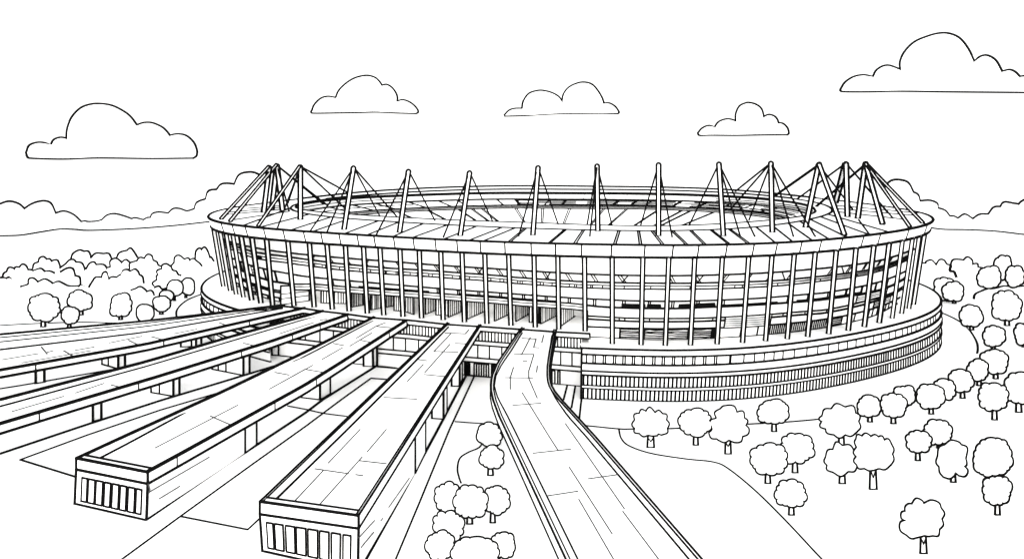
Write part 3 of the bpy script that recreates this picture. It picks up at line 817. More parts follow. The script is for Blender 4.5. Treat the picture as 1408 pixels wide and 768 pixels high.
rootE, loE, rE, lobE, rbE = road("straight elevated road ending in a blunt vented block beside the tree cluster", -5.0, .1116,
     [(615, 443.9), (563, 493), (480, 572), (357.4, 688.8)], [(618, 447.5), (560, 508), (480, 588), (378, 687.5)], [(660.7, 446.7), (614, 519), (563, 599), (493, 708)],
     (1.6, 1.95), [[(402.6, 691), (444, 646.8)], [(451, 636.4), (495, 590)], [(438.5, 694), (497.7, 628)], [(504.6, 621), (531, 590)], [(432.7, 644), (479, 650.7)], [(489, 652), (499, 653.5)], [(495, 633), (531, 637)], [(527.7, 546), (573, 548.5)], [(582.8, 514.6), (612, 517.4)], [(560, 524), (582, 500.8)], [(584, 511.9), (618.6, 473)], [(596.5, 483), (629.7, 484)], [(596.5, 483), (619.7, 458.8)], [(626, 472), (647, 472.7)], [(612, 457.7), (639.7, 458.8), (645, 452.5)], [(574, 494), (586.6, 495.7)]],
     [], [((570.7, 650.3), (584.6, 622.5)), ((609.8, 576), (614, 566), (594, 575), ()), ((632, 530.7), (635, 521), (621, 530.7), ())], hw=1.8, end_rim=True)
road("curved white ramp bending from the entrance platform toward the viewer", 4.0, .064,
     [(717.6, 450.6), (712, 457), (700, 475), (684, 498.6), (676, 517), (674.6, 533), (677.5, 548), (685.6, 570), (778, 768), (825, 868)],
     [(720, 453.4), (715, 461), (703, 481), (689, 501), (680.8, 517), (679, 531), (684, 547), (696.7, 570), (794, 768), (841, 866)],
     [(764.7, 453.4), (759, 482), (756, 503), (756, 520.7), (760, 534), (772.4, 549.5), (818, 599), (965.4, 768), (1052, 868)],
     (1.5, 2.1), [[(718, 465), (737, 466)], [(717, 487.5), (729, 464)], [(707, 486.4), (734, 487), (727, 509.7), (727, 519.6), (738.8, 547)], [(706, 504.8), (701.6, 518.5), (701.6, 535)], [(694.3, 519), (732.6, 519.4)], [(719, 496.4), (724.4, 496.4)], [(705, 557), (743.7, 554)], [(718, 539.5), (754.7, 599), (767, 618)], [(747.6, 460.5), (744.8, 471)], [(737, 466), (733.7, 477.6), (741.5, 478)], [(738.8, 503), (737.7, 511.4)],
      [(732.7, 622.7), (784.8, 617)], [(754, 681), (794.6, 674.8)], [(808.7, 657.8), (850, 652)], [(777.5, 582), (858.7, 699)], [(783, 642), (841.6, 733)], [(796, 686), (843.7, 768)], [(856.5, 702.6), (905.6, 768)]],
     [], [], ybased=True, hw=1.8, cap=.55,
     Rin=[(760, 456.5), (754.7, 496), (753.5, 518.5), (756.5, 532), (765.8, 549.5), (781, 571.6), (805.6, 599), (947.5, 768), (1033, 868)])

# blunt end blocks under the two nearest roads
def end_block(root, lo, r, base, strokes, wins, lob, rb, side_end):
    """solid block under the road's end: face with eight tall vents, closed side wall"""
    zc = None
    a, b = U(*base[0], 0), U(*base[1], 0)
    ta, tb = lob[-1] + np.array([0, 0, .02]), rb[-1] + np.array([0, 0, .02])
    m = MB()
    m.face([a, b, tb, ta])
    qx_ = PR(rb)[::-1]; rbr = rb[::-1]
    lo_r, up_r = [b], [tb]
    for f in np.linspace(.12, 1, 9):
        x = base[1][0] + (side_end[0] - base[1][0]) * f; y = base[1][1] + (side_end[1] - base[1][1]) * f
        lo_r.append(U(x, y, 0)); up_r.append(np.array([np.interp(x, qx_[:, 0], rbr[:, c]) for c in range(3)]))
    m.grid([lo_r, up_r])
    m.line([ta, a, b, tb], 2.0); m.line([ta, tb], 2.0)
    o = m.build("end_block", root)
    for x0, x1 in strokes:
        pass
    n = len(wins)
    for u0, u1 in wins:
        def at(u, v): return (a + (b - a) * u) * (1 - v) + (ta + (tb - ta) * u) * v + np.array([0, -.04, 0])
        c = [at(u0, .13), at(u1, .13), at(u1, .8), at(u0, .8)]
        w = MB(); w.face(c); w.line(c, 1.35, closed=True); w.build("vent", o)
    return o
WD = [(.09, .165), (.185, .275), (.295, .385), (.415, .495), (.525, .61), (.635, .715), (.745, .83), (.855, .925)]
WE = [(.065, .13), (.15, .235), (.265, .355), (.375, .47), (.495, .59), (.615, .705), (.735, .82), (.85, .925)]
oD = end_block(rootD, loD, rD, ((103, 692), (201.3, 714.5)), (), WD, lobD, rbD, (335.6, 623.7))
oE = end_block(rootE, loE, rE, ((361, 757), (492, 786)), (), WE, lobE, rbE, (569.6, 652.5))
m = MB()
def side_pt(px, py, p0, p1, q0):
    """point seen at px,py on the upright plane through p0,p1"""
    d = nrm(np.array([(px - CX) / F, 1, -(py - HY) / F])); nn = np.cross(p1 - p0, [0, 0, 1.0]); t = np.dot(p0 - CAM, nn) / np.dot(d, nn)
    return CAM + d * t * .998
b0, b1 = rbD[-1] * [1, 1, 0] + [.35, -.1, 0], rbD[-8] * [1, 1, 0] + [.35, -.1, 0]
for s in (((205, 676), (287.5, 628)), ((219, 685), (247, 668)), ((204, 665), (206, 672), (205, 677))): m.line([side_pt(*p, b0, b1, 0) for p in s], .85, m=2)
m.build("wall_scratches", oD)
m = MB(); b0, b1 = rbE[-1] * [1, 1, 0] + [.35, -.1, 0], rbE[-8] * [1, 1, 0] + [.35, -.1, 0]
for s in (((534.7, 696.6), (562.6, 657)), ((494, 738), (515, 715)), ((496.5, 752), (514, 731)), ((524, 715), (526, 712))): m.line([side_pt(*p, b0, b1, 0) for p in s], .85, m=2)
m.build("wall_scratches", oE)

# ================================================================== TREES
PEN = 1.5
def view_plane(px, py, d):
    cen = UD(px, py, d); n = nrm(CAM - cen)
    def on(x, y):
        r = np.array([(x - CX) / F, 1, -(y - HY) / F]); t = np.dot(cen - CAM, n) / np.dot(r, n)
        return CAM + r * t
    return cen, n, on

def lobed(x0, y0, x1, y1, rng, lobes=None, amp=None, sq=2.3):
    cx, cy, a, b = (x0 + x1) / 2, (y0 + y1) / 2, (x1 - x0) / 2, (y1 - y0) / 2
    n = lobes or int(np.clip(round((a + b) * .3), 8, 11))
    amp = amp if amp is not None else rng.uniform(.12, .18)
    cuts = np.sort((np.arange(n) + rng.uniform(-.32, .32, n)) / n * 2 * np.pi)
    pts = []; ph = rng.uniform(0, 6.28); ph2 = rng.uniform(0, 6.28)
    for i in range(n):
        t0, t1 = cuts[i], cuts[(i + 1) % n] + (2 * np.pi if i == n - 1 else 0)
        h = amp * rng.uniform(.6, 1.25) * min(1.2, (t1 - t0) / (2 * np.pi / n))
        for k in range(8):
            q = k / 8; t = t0 + (t1 - t0) * q
            e = 2 / sq; c, s = math.cos(t), math.sin(t)
            r = 1 - amp * .85 + h * math.sin(math.pi * q) ** .62 + .028 * math.sin(2 * t + ph) + .03 * math.sin(3 * t + ph2)
            pts.append((cx + a * r * math.copysign(abs(c) ** e, c), cy + b * r * math.copysign(abs(s) ** e, s)))
    P = np.array(pts)   # fit to the box
    lo, hi = P.min(0), P.max(0)
    P = (P - lo) / (hi - lo) * [x1 - x0, y1 - y0] + [x0, y0]
    return [tuple(p) for p in P]

def tree(label, x0, y0, x1, y1, base, trunk=None, fork=False, group=None, lobes=None, amp=None, pts=None, seed=0, lean=0.0):
    """crown box x0..y1, foot of the trunk at picture height base, trunk = (x, half width)"""
    rng = np.random.default_rng(int(x0 * 13 + y0 * 7 + seed))
    tx, th = trunk[:2] if trunk else ((x0 + x1) / 2, (x1 - x0) * .07)
    foot = U(tx, base, 0); d = foot[1]
    root = empty("tree", foot)
    tag(root, label, "tree", group)
    m = MB(); w = th * d / F; zt = UD(tx, y1 - (y1 - y0) * .25, d)[2]
    bot = [foot + [-w * 1.1, -w, 0], foot + [w * 1.1, -w, 0], foot + [w * 1.1, w, 0], foot + [-w * 1.1, w, 0]]
    hi_ = foot + [0, 0, max(zt, .6)]
    top = [hi_ + [-w * .8, -w * .8, 0], hi_ + [w * .8, -w * .8, 0], hi_ + [w * .8, w * .8, 0], hi_ + [-w * .8, w * .8, 0]]
    m.grid([bot, top], closed=True); m.face(top)
    if len(trunk) < 3: m.line([top[0], bot[0], bot[1], top[1]], 1.4 if th > 1.6 else 1.1)
    if fork:
        zf = UD(tx, y1 + (base - y1) * .02, d)[2]; zl = UD(tx, y1 + (base - y1) * .34, d)[2]
        a = foot + [0, -w - .02, zl]
        m.line([a + [-w * .55, 0, (zf - zl)], a, a + [w * .55, 0, (zf - zl)]], .8)
    m.build("trunk", root)
    out = pts or lobed(x0, y0, x1, y1, rng, lobes, amp)
    cen, n, on = view_plane((x0 + x1) / 2, (y0 + y1) / 2, d - lean)
    P = [on(*p) for p in out]
    m = MB(); m.puff(P, cen, n, .34 * min(x1 - x0, y1 - y0) * d / F, [P + [P[0]]], 2.0)
    m.build("crown", root)
    return root


def crown_px(segs, sx, ox, oy):
    return [(ox + p[0] / sx, oy + p[1] / sx) for s in segs for p in spline(s, 5)[:-1]]
GL, GM, GR, GF = "trees behind the farthest elevated road", "trees clustered between road and ramp", "trees on the lawn beside the podium", "trees past the far end of the podium"
T = tree
# lawn beside the podium
T("round tree with forked trunk inside the bend of the forecourt line", 871.2, 562.8, 917.4, 600.8, 613, (894, 4.2), True, GR, pts=crown_px([[(95,190),(92,162),(120,155)],[(120,155),(130,135),(155,145)],[(155,145),(175,123),(200,148),(203,155)],[(203,155),(225,140),(245,158)],[(245,158),(267,163),(265,190)],[(265,190),(280,210),(270,235)],[(270,235),(270,257),(240,268)],[(240,268),(222,263),(215,272)],[(215,272),(190,274),(165,270)],[(165,270),(140,277),(118,260)],[(118,260),(93,255),(95,235)],[(95,235),(80,215),(95,190)]], 4.042, 850, 530))
T("tree touching a taller neighbour, second from the curved ramp below the podium", 933, 561.5, 978.3, 599.5, 610.3, (956, 2.9), False, GR, lean=2.0)
T("tall lobed tree with thick trunk, third from the curved ramp below the podium", 976, 559, 1027.5, 606.9, 622, (1000, 3.7), True, GR, pts=crown_px([[(520,190),(548,180),(540,150),(570,130)],[(570,130),(590,115),(640,115),(658,150)],[(658,150),(692,145),(698,180)],[(698,180),(716,195),(705,220)],[(705,220),(723,240),(718,265),(688,278)],[(688,278),(680,305),(650,310),(615,297)],[(615,297),(590,310),(560,298),(550,290)],[(550,290),(520,287),(508,262)],[(508,262),(525,245),(522,225)],[(522,225),(513,205),(520,190)]], 4.042, 850, 530))
T("small tree nearest to the striped podium wall, its foot on the ring path", 1041.8, 549, 1084, 581.4, 591.8, (1063.4, 2.8), False, GR)
T("round tree overlapping a broader tree, just above a lone lawn tree", 1031.9, 609, 1082, 652, 662.6, (1054.7, 3.2), False, GR)
T("broad tree half hidden behind a round one on the mid lawn", 1072.9, 596, 1119.5, 636, 648, (1092, 3.2), False, GR)
T("lone tree on the lawn closest to the long forecourt edge line", 1065.5, 659, 1109, 695.8, 705.8, (1087, 3.2), False, GR)
T("wide tree standing directly above a narrow tree, at the ring path's end", 1129, 557.6, 1180, 598.7, 612, (1155.5, 3.4), False, GR, pts=crown_px([[(80,262),(88,240),(112,238)],[(112,238),(130,220),(160,232)],[(160,232),(187,228),(195,252)],[(195,252),(210,262),(205,280)],[(205,280),(212,300),(200,315)],[(200,315),(180,330),(160,325)],[(160,325),(140,337),(120,325)],[(120,325),(98,320),(92,305)],[(92,305),(73,297),(80,280)],[(80,280),(70,272),(80,262)]], 2.578, 1100, 470))
T("pear-shaped tree tucked against a big bushy tree with forked trunk", 1135, 609.5, 1179, 650, 662.6, (1156.5, 3.6), False, GR, pts=crown_px([[(92,410),(100,385),(118,382)],[(118,382),(130,356),(150,368)],[(150,368),(175,366),(190,385)],[(190,385),(205,393),(205,410)],[(205,410),(212,430),(200,440)],[(200,440),(190,455),(170,455)],[(170,455),(145,472),(118,458)],[(118,458),(98,450),(98,435)],[(98,435),(88,422),(92,410)]], 2.578, 1100, 470))
T("biggest bushy tree mid lawn with a long forked trunk", 1176.5, 597, 1227.5, 646, 670, (1198.5, 4.4), True, GR, pts=crown_px([[(200,345),(205,330),(220,335)],[(220,335),(232,325),(245,331),(250,338)],[(250,338),(265,330),(278,338)],[(278,338),(290,335),(298,350)],[(298,350),(312,345),(322,362)],[(322,362),(330,380),(325,395)],[(325,395),(330,415),(320,432)],[(320,432),(300,448),(280,445),(262,450)],[(262,450),(245,452),(228,444)],[(228,444),(210,445),(202,432)],[(202,432),(193,420),(202,405)],[(202,405),(192,390),(203,372)],[(203,372),(196,355),(200,345)]], 2.578, 1100, 470), lean=2.2)
T("small tree starting the curved row under the podium, touching the next crown", 1179.5, 543.4, 1211, 572, 578.8, (1195, 2.6), False, GR)
T("second small tree of the curved row, overlapping a trunkless crown behind", 1211.5, 541, 1246.5, 572.8, 581, (1227, 2.8), False, GR, lean=2.0)
T("trunkless peaked crown peeping out behind the second tree of the curved row", 1228, 530.5, 1257.7, 557.7, 566, (1243, 2.5, 0), False, GR)
T("round tree mid curved row with a smooth crown hidden behind it", 1261, 528.7, 1298.7, 560.7, 568, (1279, 2.6), False, GR, lean=2.0)
T("smooth crown showing no trunk between two trees of the curved row", 1282.7, 521, 1313, 548.6, 556, (1298, 2.4, 0), False, GR)
T("flat-topped tree of the curved row just before its last bend", 1305, 508, 1338.4, 538, 546.4, (1322, 2.6), False, GR)
T("small tree in the upper curved row, overlapped by a wider lobed crown", 1330, 493.7, 1358, 522.7, 529, (1344.7, 2.6), False, GR, lean=2.0)
T("wide lobed tree at the upper end of the curved row", 1348.4, 480.8, 1385.5, 513, 519.7, (1367.4, 2.7), False, GR)
T("heart-shaped tree overlapping a crown cut by the picture's edge", 1346, 527, 1386, 563.7, 575.8, (1365.6, 3.0), False, GR, lean=2.2)
T("large tree cropped by the picture's edge beside a heart-shaped tree", 1380, 512, 1424, 554, 565.4, (1398.5, 3.4), False, GR)
T("peaked tree behind a small round tree on the open lawn", 1269, 577, 1308.6, 610, 614.5, (1290, 2.6), False, GR)
T("small rounded tree in front of a peaked one on the open lawn", 1246, 592, 1280.6, 621, 631.5, (1260.5, 2.8), False, GR, lean=1.6)
T("tall narrow oval tree on the open lawn", 1288.8, 607, 1329, 655.7, 661, (1309, 3.0), False, GR, pts=crown_px([[(490,405),(495,375),(515,365)],[(515,365),(535,350),(560,355),(570,365)],[(570,365),(590,375),(585,410)],[(585,410),(588,430),(580,440)],[(580,440),(592,455),(583,472),(565,470)],[(565,470),(550,460),(545,470)],[(545,470),(530,480),(510,475)],[(510,475),(498,460),(495,440)],[(495,440),(485,425),(490,405)]], 2.578, 1100, 470), lean=1.6)
T("large round tree with many lobes right above a smaller tree", 1338.9, 602, 1392, 654, 663, (1367, 2.6), False, GR, lobes=16, amp=.09)
T("smaller tree right below the large many-lobed tree", 1351.8, 654.8, 1390.7, 692.8, 705.8, (1369.6, 3.0), False, GR)
T("lowest lone tree on the lawn, big irregular crown on a flared forked trunk", 1238, 685.5, 1295, 738.6, 758, (1267.6, 4.0), True, GR, pts=crown_px([[(398,575),(412,556),(430,562),(438,574)],[(438,574),(465,562),(490,570),(498,588)],[(498,588),(509,606),(500,625)],[(500,625),(505,645),(492,660)],[(492,660),(488,682),(470,682)],[(470,682),(455,684),(440,682),(430,685)],[(430,685),(415,688),(395,692),(378,680)],[(378,680),(358,665),(358,640),(378,632)],[(378,632),(362,622),(362,605),(375,600)],[(375,600),(375,585),(385,575),(398,575)]], 2.578, 1100, 470))
# beyond the podium's far end
T("half-hidden crown behind a small tree at the podium's far rim", 1285, 382, 1314, 413, 415.5, (1300, 1.4, 0), False, GF)
T("small round tree in front of a half-hidden crown at the podium's rim", 1296, 387.5, 1324, 413, 416.8, (1311, 1.8), False, GF, lean=2.0)
T("round crown on the low bank, first of three clustered trees", 1344, 366, 1375, 395.3, 398, (1359, 1.4, 0), False, GF)
T("upright crown behind the other two on the low bank", 1367.4, 351.6, 1391, 384, 389, (1380, 1.4, 0), False, GF)
T("slanting crown at the end of the low bank near the picture's edge", 1383.4, 366, 1407.5, 394, 396.5, (1395, 1.4, 0), False, GF)
T("large round tree standing alone just below the low bank", 1364.7, 400, 1404.5, 439.5, 447, (1383, 2.7), False, GF)
T("tree beside the upper bend of the ring path", 1319.8, 419.5, 1351, 448, 453, (1334.6, 2.2), False, GF)
T("scalloped tree between ring path bend and an edge-cropped tree", 1352, 448, 1381.5, 475.4, 479.7, (1364.5, 2.2), False, GF)
T("small tree cut by the picture's edge above the curved row's end", 1395, 445, 1420, 473.4, 476.5, (1407, 2.2), False, GF)
# between road and ramp
T("topmost tree of the cluster beside the curved ramp, above a trunked twin", 656, 580.6, 689.7, 612.2, 616, (672, 2.2, 0), False, GM)
T("tree with bare trunk just below the topmost tree of the ramp cluster", 659.5, 612, 692, 643, 651.6, (674.5, 3.2), False, GM, lean=1.0)
T("crown half hidden behind the widest trunked tree of the cluster", 598, 662, 635.5, 706, 713, (617, 3.2, 0), False, GM)
T("middle tree of a row of three, short trunk, in front of both neighbours", 623.5, 667, 670.5, 710.5, 718, (646, 3.3), False, GM, lean=2.2)
T("many-lobed tree with short trunk closest to the ramp's flank", 666.7, 668, 700.7, 706.7, 716.5, (677.6, 2.9), False, GM)
T("trunkless crown wedged between upper row and bottom bushes of the cluster", 596, 702, 638, 744, 750, (617, 3.2, 0), False, GM)
T("round low crown at the cluster's bottom nearest the straight road", 585, 728.7, 624.5, 768, 776, (600, 3.0), False, GM, lean=1.6)
T("broad scalloped crown cut by the bottom edge of the picture", 620, 738, 686, 790, 797, (653, 3.4), False, GM, lobes=15, amp=.09, lean=2.4)
T("round low crown at the cluster's bottom nearest the ramp", 676, 731.6, 707.5, 766, 775, (690, 3.0), False, GM)
# behind the farthest road
T("largest round tree by the meadow line behind the farthest road", 39.6, 404, 82, 441, 448.7, (61, 2.6), False, GL)
T("oval tree partly behind a smaller round one by the meadow line", 93.4, 399, 126, 426.7, 432.5, (112.7, 2.2), False, GL)
T("small round tree on the meadow line in front of an oval one", 85.3, 422, 108.3, 444.3, 452, (96.3, 2.0), False, GL)
T("upright oval tree standing alone behind the farthest road", 152, 403, 180.7, 434, 439, (166.8, 1.9), False, GL)
T("smooth round bush-like crown touching the farthest road's parapet", 188.5, 419, 211, 441, 444, (200, 1.6, 0), False, GL, amp=.03)
T("three-lobed small tree beside the smooth round crown", 211, 407.4, 233.5, 427.4, 431.5, (222.6, 1.9), False, GL, lobes=6, amp=.14, lean=2.0)
T("little crown hidden behind the three-lobed small tree", 220, 399.7, 238, 414, 418, (231, 1.3, 0), False, GL, amp=.04)
T("round tree on a thin trunk next to the podium's curved path", 230, 385.4, 251, 405.7, 413, (240.5, 1.0), False, GL, amp=.04, lean=2.5)
T("tall smooth tree closest to the podium's far end", 249.7, 382.7, 266.7, 404.7, 409, (256, 1.2), False, GL, amp=.04)

# ------------------------------------------------- woods, ridges and clouds
PEN = 1.68
def arcs(segs, sx, ox, oy, n=5):
    return [[(ox + p[0] / sx, oy + p[1] / sx) for p in spline(s, n)] for s in segs]

def clump(m, segs, base=None, w=1.6):
    flat = [p for s in segs for p in s]
    ys = [p[1] for p in flat]; yb = base or max(ys) + 8
    d = F * H / (yb - HY)
    xm = (flat[0][0] + flat[-1][0]) / 2
    cen, n, on = view_plane(xm, yb - 1, d)
    out = [p for s in segs for p in s[:-1]] + [flat[-1], (flat[-1][0] - 1, yb + 4), (flat[0][0] + 1, yb + 4)]
    P = [on(*p) for p in out]
    wpx = max(p[0] for p in flat) - min(p[0] for p in flat)
    m.puff(P, cen, n, .14 * min(wpx, 40) * d / F, [[on(*p) for p in s] for s in segs], w)
W = [
 [[(0, 254), (20, 245)], [(20, 245), (28, 222), (46, 212)], [(46, 212), (58, 186), (80, 187), (96, 200)], [(96, 200), (105, 182), (130, 183)], [(130, 183), (150, 163), (170, 172), (185, 200)], [(185, 200), (205, 200), (222, 207)], [(222, 207), (250, 196), (275, 192), (300, 212)], [(300, 212), (330, 208), (362, 220)]],
 [[(-20, 250), (0, 254), (22, 252), (38, 262)], [(38, 262), (55, 250), (72, 265), (82, 298)], [(82, 298), (100, 302), (118, 328)], [(118, 328), (140, 312), (180, 300), (193, 290)], [(193, 290), (195, 262), (215, 254), (235, 265), (250, 283)], [(250, 283), (295, 262), (330, 275), (352, 293)], [(352, 293), (390, 278), (420, 290), (460, 308), (530, 308)]],
 [[(222, 188), (230, 160), (258, 148)], [(258, 148), (268, 120), (290, 113), (310, 130)], [(310, 130), (330, 128), (345, 145)], [(345, 145), (365, 135), (385, 140), (402, 187)]],
 [[(402, 187), (440, 160)], [(440, 160), (465, 135), (490, 132), (505, 148)], [(505, 148), (545, 155), (565, 195)]],
 [[(475, 128), (490, 90), (530, 68), (560, 76)], [(560, 76), (590, 78), (608, 118)]],
 [[(608, 118), (640, 90), (690, 92)], [(690, 92), (725, 92), (745, 130)]],
 [[(565, 195), (578, 190), (598, 158), (625, 148), (640, 165)], [(640, 165), (690, 165), (712, 187)]],
 [[(712, 187), (738, 178), (738, 140), (770, 123), (800, 140), (812, 155)], [(812, 155), (840, 132), (870, 155)]],
 [[(780, 120), (800, 85), (850, 70)], [(850, 70), (870, 55), (890, 75), (915, 115)]],
 [[(868, 190), (870, 155), (915, 140)], [(915, 140), (935, 118), (965, 125)], [(965, 125), (985, 98), (1010, 105), (1020, 135)], [(1020, 135), (1045, 148), (1055, 168), (1085, 182)]],
 [[(405, 212), (450, 188), (485, 192), (500, 238)], [(500, 238), (530, 250), (535, 295)]],
 [[(530, 300), (585, 322), (605, 298), (620, 275)], [(620, 275), (640, 250), (680, 250)], [(680, 250), (690, 220), (710, 218), (722, 268)], [(722, 268), (745, 248), (780, 250)], [(780, 250), (800, 235), (815, 230)], [(815, 230), (825, 203), (850, 198), (870, 210)], [(870, 210), (900, 195), (920, 210), (930, 232)], [(930, 232), (950, 245), (958, 285)]],
 [[(875, 335), (905, 325), (935, 312), (965, 330), (980, 347)], [(980, 347), (1005, 338), (1020, 350), (1026, 367)]],
 [[(1030, 300), (1022, 285), (1050, 265)], [(1050, 265), (1048, 240), (1060, 228)], [(1060, 228), (1050, 205), (1085, 190)], [(1085, 190), (1085, 168), (1110, 160), (1140, 178)], [(1140, 178), (1150, 200), (1175, 208)], [(1175, 208), (1190, 232), (1207, 235)]],
 [[(1033, 315), (1060, 308), (1080, 327), (1115, 322)]],
 [[(1140, 178), (1165, 150)], [(1165, 150), (1170, 115), (1195, 104), (1230, 130)], [(1230, 130), (1255, 122), (1265, 140)], [(1265, 140), (1290, 125), (1310, 140)], [(1310, 140), (1330, 155), (1345, 173)]],
 [[(1305, 122), (1310, 75), (1330, 55), (1345, 65)], [(1345, 65), (1365, 48), (1385, 75), (1400, 120)], [(1400, 120), (1408, 115), (1425, 140)]],
]
m = MB()
for s in W: clump(m, arcs(s, 4.855, 0, 330))
tag(m.build("woodland"), "mass of scalloped woodland crowns beyond the farthest elevated road", kind="stuff")
m = MB()
for s in ([[(255, 505), (280, 508), (285, 498), (310, 492), (335, 520)], [(335, 520), (355, 490), (375, 492), (390, 512), (412, 518)]],
          [[(412, 518), (408, 545), (430, 552), (441, 578)]],
          [[(412, 518), (425, 490), (460, 488), (480, 492)], [(480, 492), (500, 475), (522, 490), (525, 515)], [(525, 515), (550, 510), (555, 527), (578, 532)]]):
    clump(m, arcs(s, 3.84, 1200, 230))
tag(m.build("woodland"), "low scalloped woodland mass past the podium's far rim", kind="stuff")

def ridge(name, label, segs, d, w=1.6):
    m = MB(); flat = [p for s in segs for p in s]
    dx, dd = zip(*d)
    def at(x, y): return UD(x, y, np.interp(x, dx, dd))
    top = [at(x, y) for x, y in flat]
    def shape(k, dy): return [np.array([p[0] * (p[1] + dy) / p[1], p[1] + dy, max(p[2], .5) * k - (.4 if k == 0 else 0)]) for p in top]
    m.grid([shape(0, -9), shape(.75, -5), top, shape(.8, 9), shape(0, 16)])
    for s in segs: m.line([at(x, y) for x, y in s], w)
    tag(m.build(name), label, kind="structure")
HL = [[(-160, 250), (-110, 205), (-60, 200), (-40, 232)], [(-40, 232), (0, 213), (45, 200), (90, 212), (118, 236)], [(118, 236), (160, 210), (210, 198), (245, 210), (268, 258)], [(268, 258), (310, 248), (355, 265), (392, 300)], [(392, 300), (410, 297), (430, 300), (470, 297), (495, 290)], [(495, 290), (520, 268), (555, 261), (600, 272), (638, 286)], [(638, 286), (655, 281), (695, 291)], [(695, 291), (712, 281), (730, 279)], [(730, 279), (740, 260), (770, 253), (815, 258)], [(815, 258), (840, 236), (870, 236), (905, 247), (942, 237)], [(942, 237), (955, 205), (997, 188)], [(997, 188), (1010, 150), (1050, 142)], [(1050, 142), (1070, 118), (1100, 113), (1135, 117)], [(1135, 117), (1160, 70), (1215, 58), (1260, 72)]]
ridge("hills", "scalloped wooded ridge rising toward the leftmost masts", arcs(HL, 3.52, 0, 220), [(-50, 462), (0, 470), (60, 486), (105, 500), (180, 503), (240, 520), (300, 542), (380, 550)])
HR = [[(70, 94), (100, 70), (140, 66), (185, 80), (213, 130)], [(213, 130), (238, 145), (248, 178)], [(248, 178), (300, 175), (338, 190), (340, 214)], [(340, 214), (380, 228), (405, 258)], [(405, 258), (430, 260), (450, 271)], [(450, 271), (480, 250), (500, 254), (528, 274)], [(528, 274), (565, 250), (612, 248)], [(612, 248), (640, 212), (675, 208)], [(675, 208), (695, 184), (740, 190), (772, 195)], [(772, 195), (790, 178), (820, 170), (880, 190)]]
ridge("hills", "scalloped wooded ridge falling away from the rightmost masts", arcs(HR, 3.84, 1200, 230), [(1210, 520), (1270, 512), (1300, 506), (1337, 500), (1370, 495), (1430, 478)])

PEN = 2.05
def cloud(label, segs, d):
    flat = [p for s in segs for p in s[:-1]]
    xs_, ys_ = [p[0] for p in flat], [p[1] for p in flat]
    cen = UD((min(xs_) + max(xs_)) / 2, max(ys_) - (max(ys_) - min(ys_)) * .05, d); n = nrm(CAM - cen)
    P = [UD(x, y, d) for x, y in flat]
    m = MB(); m.puff(P, cen, n, .3 * (max(ys_) - min(ys_)) * d / F, [P + [P[0]]], 1.75)
    tag(m.build("cloud"), label, "cloud", "flat-bottomed clouds in the sky")
CL1 = [[(90, 415), (110, 370), (160, 350), (210, 352), (262, 374)], [(262, 374), (285, 330), (330, 313), (377, 322)], [(377, 322), (385, 240), (420, 160), (480, 100), (550, 75), (620, 71), (700, 85), (780, 125), (830, 165), (875, 225)], [(875, 225), (930, 207), (985, 208), (1050, 235), (1085, 265), (1112, 299)], [(1112, 299), (1170, 288), (1230, 300), (1280, 345), (1303, 400), (1300, 435), (1280, 450)], [(1280, 450), (1000, 453), (700, 449), (560, 449), (380, 456), (250, 455), (120, 450), (98, 440), (90, 415)]]
CL2 = [[(145, 465), (170, 405), (230, 345), (300, 324), (387, 335)], [(387, 335), (420, 260), (490, 190), (580, 135), (690, 110), (770, 125), (820, 165), (850, 210)], [(850, 210), (905, 203), (960, 240), (1000, 310), (1002, 382)], [(1002, 382), (1060, 358), (1130, 378), (1190, 425), (1216, 470), (1200, 483)], [(1200, 483), (1000, 477), (800, 468), (600, 473), (400, 476), (160, 479), (145, 465)]]
CL3 = [[(105, 435), (150, 390), (205, 372), (285, 370)], [(285, 370), (300, 290), (350, 220), (420, 193), (490, 188), (580, 210), (650, 250), (693, 310)], [(693, 310), (710, 220), (760, 155), (840, 115), (915, 104), (990, 125), (1050, 190), (1090, 260), (1110, 318)], [(1110, 318), (1170, 318), (1225, 350), (1260, 400), (1250, 410)], [(1250, 410), (1000, 407), (700, 410), (500, 417), (300, 430), (105, 435)]]
CL4 = [[(170, 440), (215, 390), (285, 362), (355, 382)], [(355, 382), (400, 320), (470, 290), (530, 289), (600, 312)], [(600, 312), (603, 220), (640, 140), (700, 107), (745, 100), (820, 120), (880, 170), (908, 265)], [(908, 265), (970, 237), (1030, 255), (1060, 290), (1072, 327)], [(1072, 327), (1130, 340), (1175, 385), (1188, 435), (1175, 449)], [(1175, 449), (900, 451), (600, 457), (300, 455), (190, 458), (170, 440)]]
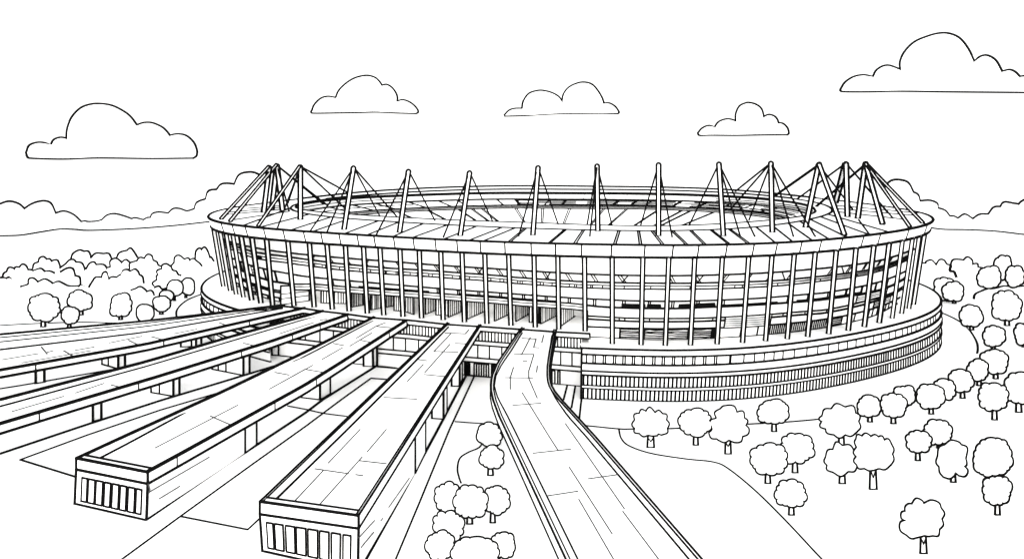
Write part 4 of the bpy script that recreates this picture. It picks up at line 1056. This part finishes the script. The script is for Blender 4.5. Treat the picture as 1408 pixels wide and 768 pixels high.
CL5 = [[(90, 485), (120, 440), (180, 402), (250, 390), (318, 405)], [(318, 405), (350, 350), (420, 320), (520, 353)], [(520, 353), (518, 290), (550, 220), (620, 150), (720, 107), (800, 88), (870, 92), (940, 125), (1000, 200), (1050, 303)], [(1050, 303), (1090, 260), (1140, 249), (1200, 285), (1247, 368)], [(1247, 368), (1300, 353), (1340, 368), (1377, 405)], [(1377, 405), (1408, 398), (1450, 405), (1500, 440), (1520, 490), (1500, 505)], [(1500, 505), (1200, 503), (850, 500), (500, 496), (300, 500), (105, 499), (90, 485)]]
cloud("lowest and widest cloud above the wooded ridge with one big dome", arcs(CL1, 5.215, 20, 130), 2600)
cloud("medium cloud with a sloping dome above the stadium's first masts", arcs(CL2, 7.41, 410, 90), 2900)
cloud("twin-humped cloud above the middle of the stadium", arcs(CL3, 7.41, 680, 100), 3000)
cloud("smallest cloud with a single round dome above the stadium", arcs(CL4, 8.282, 940, 130), 2800)
cloud("largest highest cloud running out of the picture's corner", arcs(CL5, 5.254, 1140, 30), 2400)

# ================================================================== LIGHT
w = bpy.data.worlds.new("World"); C.world = w
w.use_nodes = True
nt = w.node_tree; bg = nt.nodes["Background"]
sky = nt.nodes.new("ShaderNodeTexSky"); sky.sky_type = "NISHITA"; sky.sun_disc = False
sky.sun_elevation = math.radians(13); sky.sun_rotation = math.radians(172)
mix = nt.nodes.new("ShaderNodeMixRGB"); mix.inputs["Fac"].default_value = 0.94     # closed white overcast with a trace of sky
mix.inputs["Color2"].default_value = (4.1, 4.1, 4.1, 1)
nt.links.new(sky.outputs["Color"], mix.inputs["Color1"]); nt.links.new(mix.outputs["Color"], bg.inputs["Color"])
bg.inputs["Strength"].default_value = 0.1
sd = bpy.data.lights.new("sun", "SUN"); sd.energy = 2.0; sd.angle = math.radians(70); sd.color = (1, .99, .97)
so = bpy.data.objects.new("sun", sd); COL.objects.link(so)
so.rotation_euler = (math.radians(77), 0, math.radians(-8)); so.location = (0, -50, 200)
C.view_settings.view_transform = "Standard"; C.view_settings.look = "None"
C.view_settings.exposure = 1.85; C.view_settings.gamma = 1.0
C.render.engine = "CYCLES"
C.cycles.max_bounces = 10; C.cycles.diffuse_bounces = 8
C.cycles.use_denoising = True
C.render.filter_size = 1.1
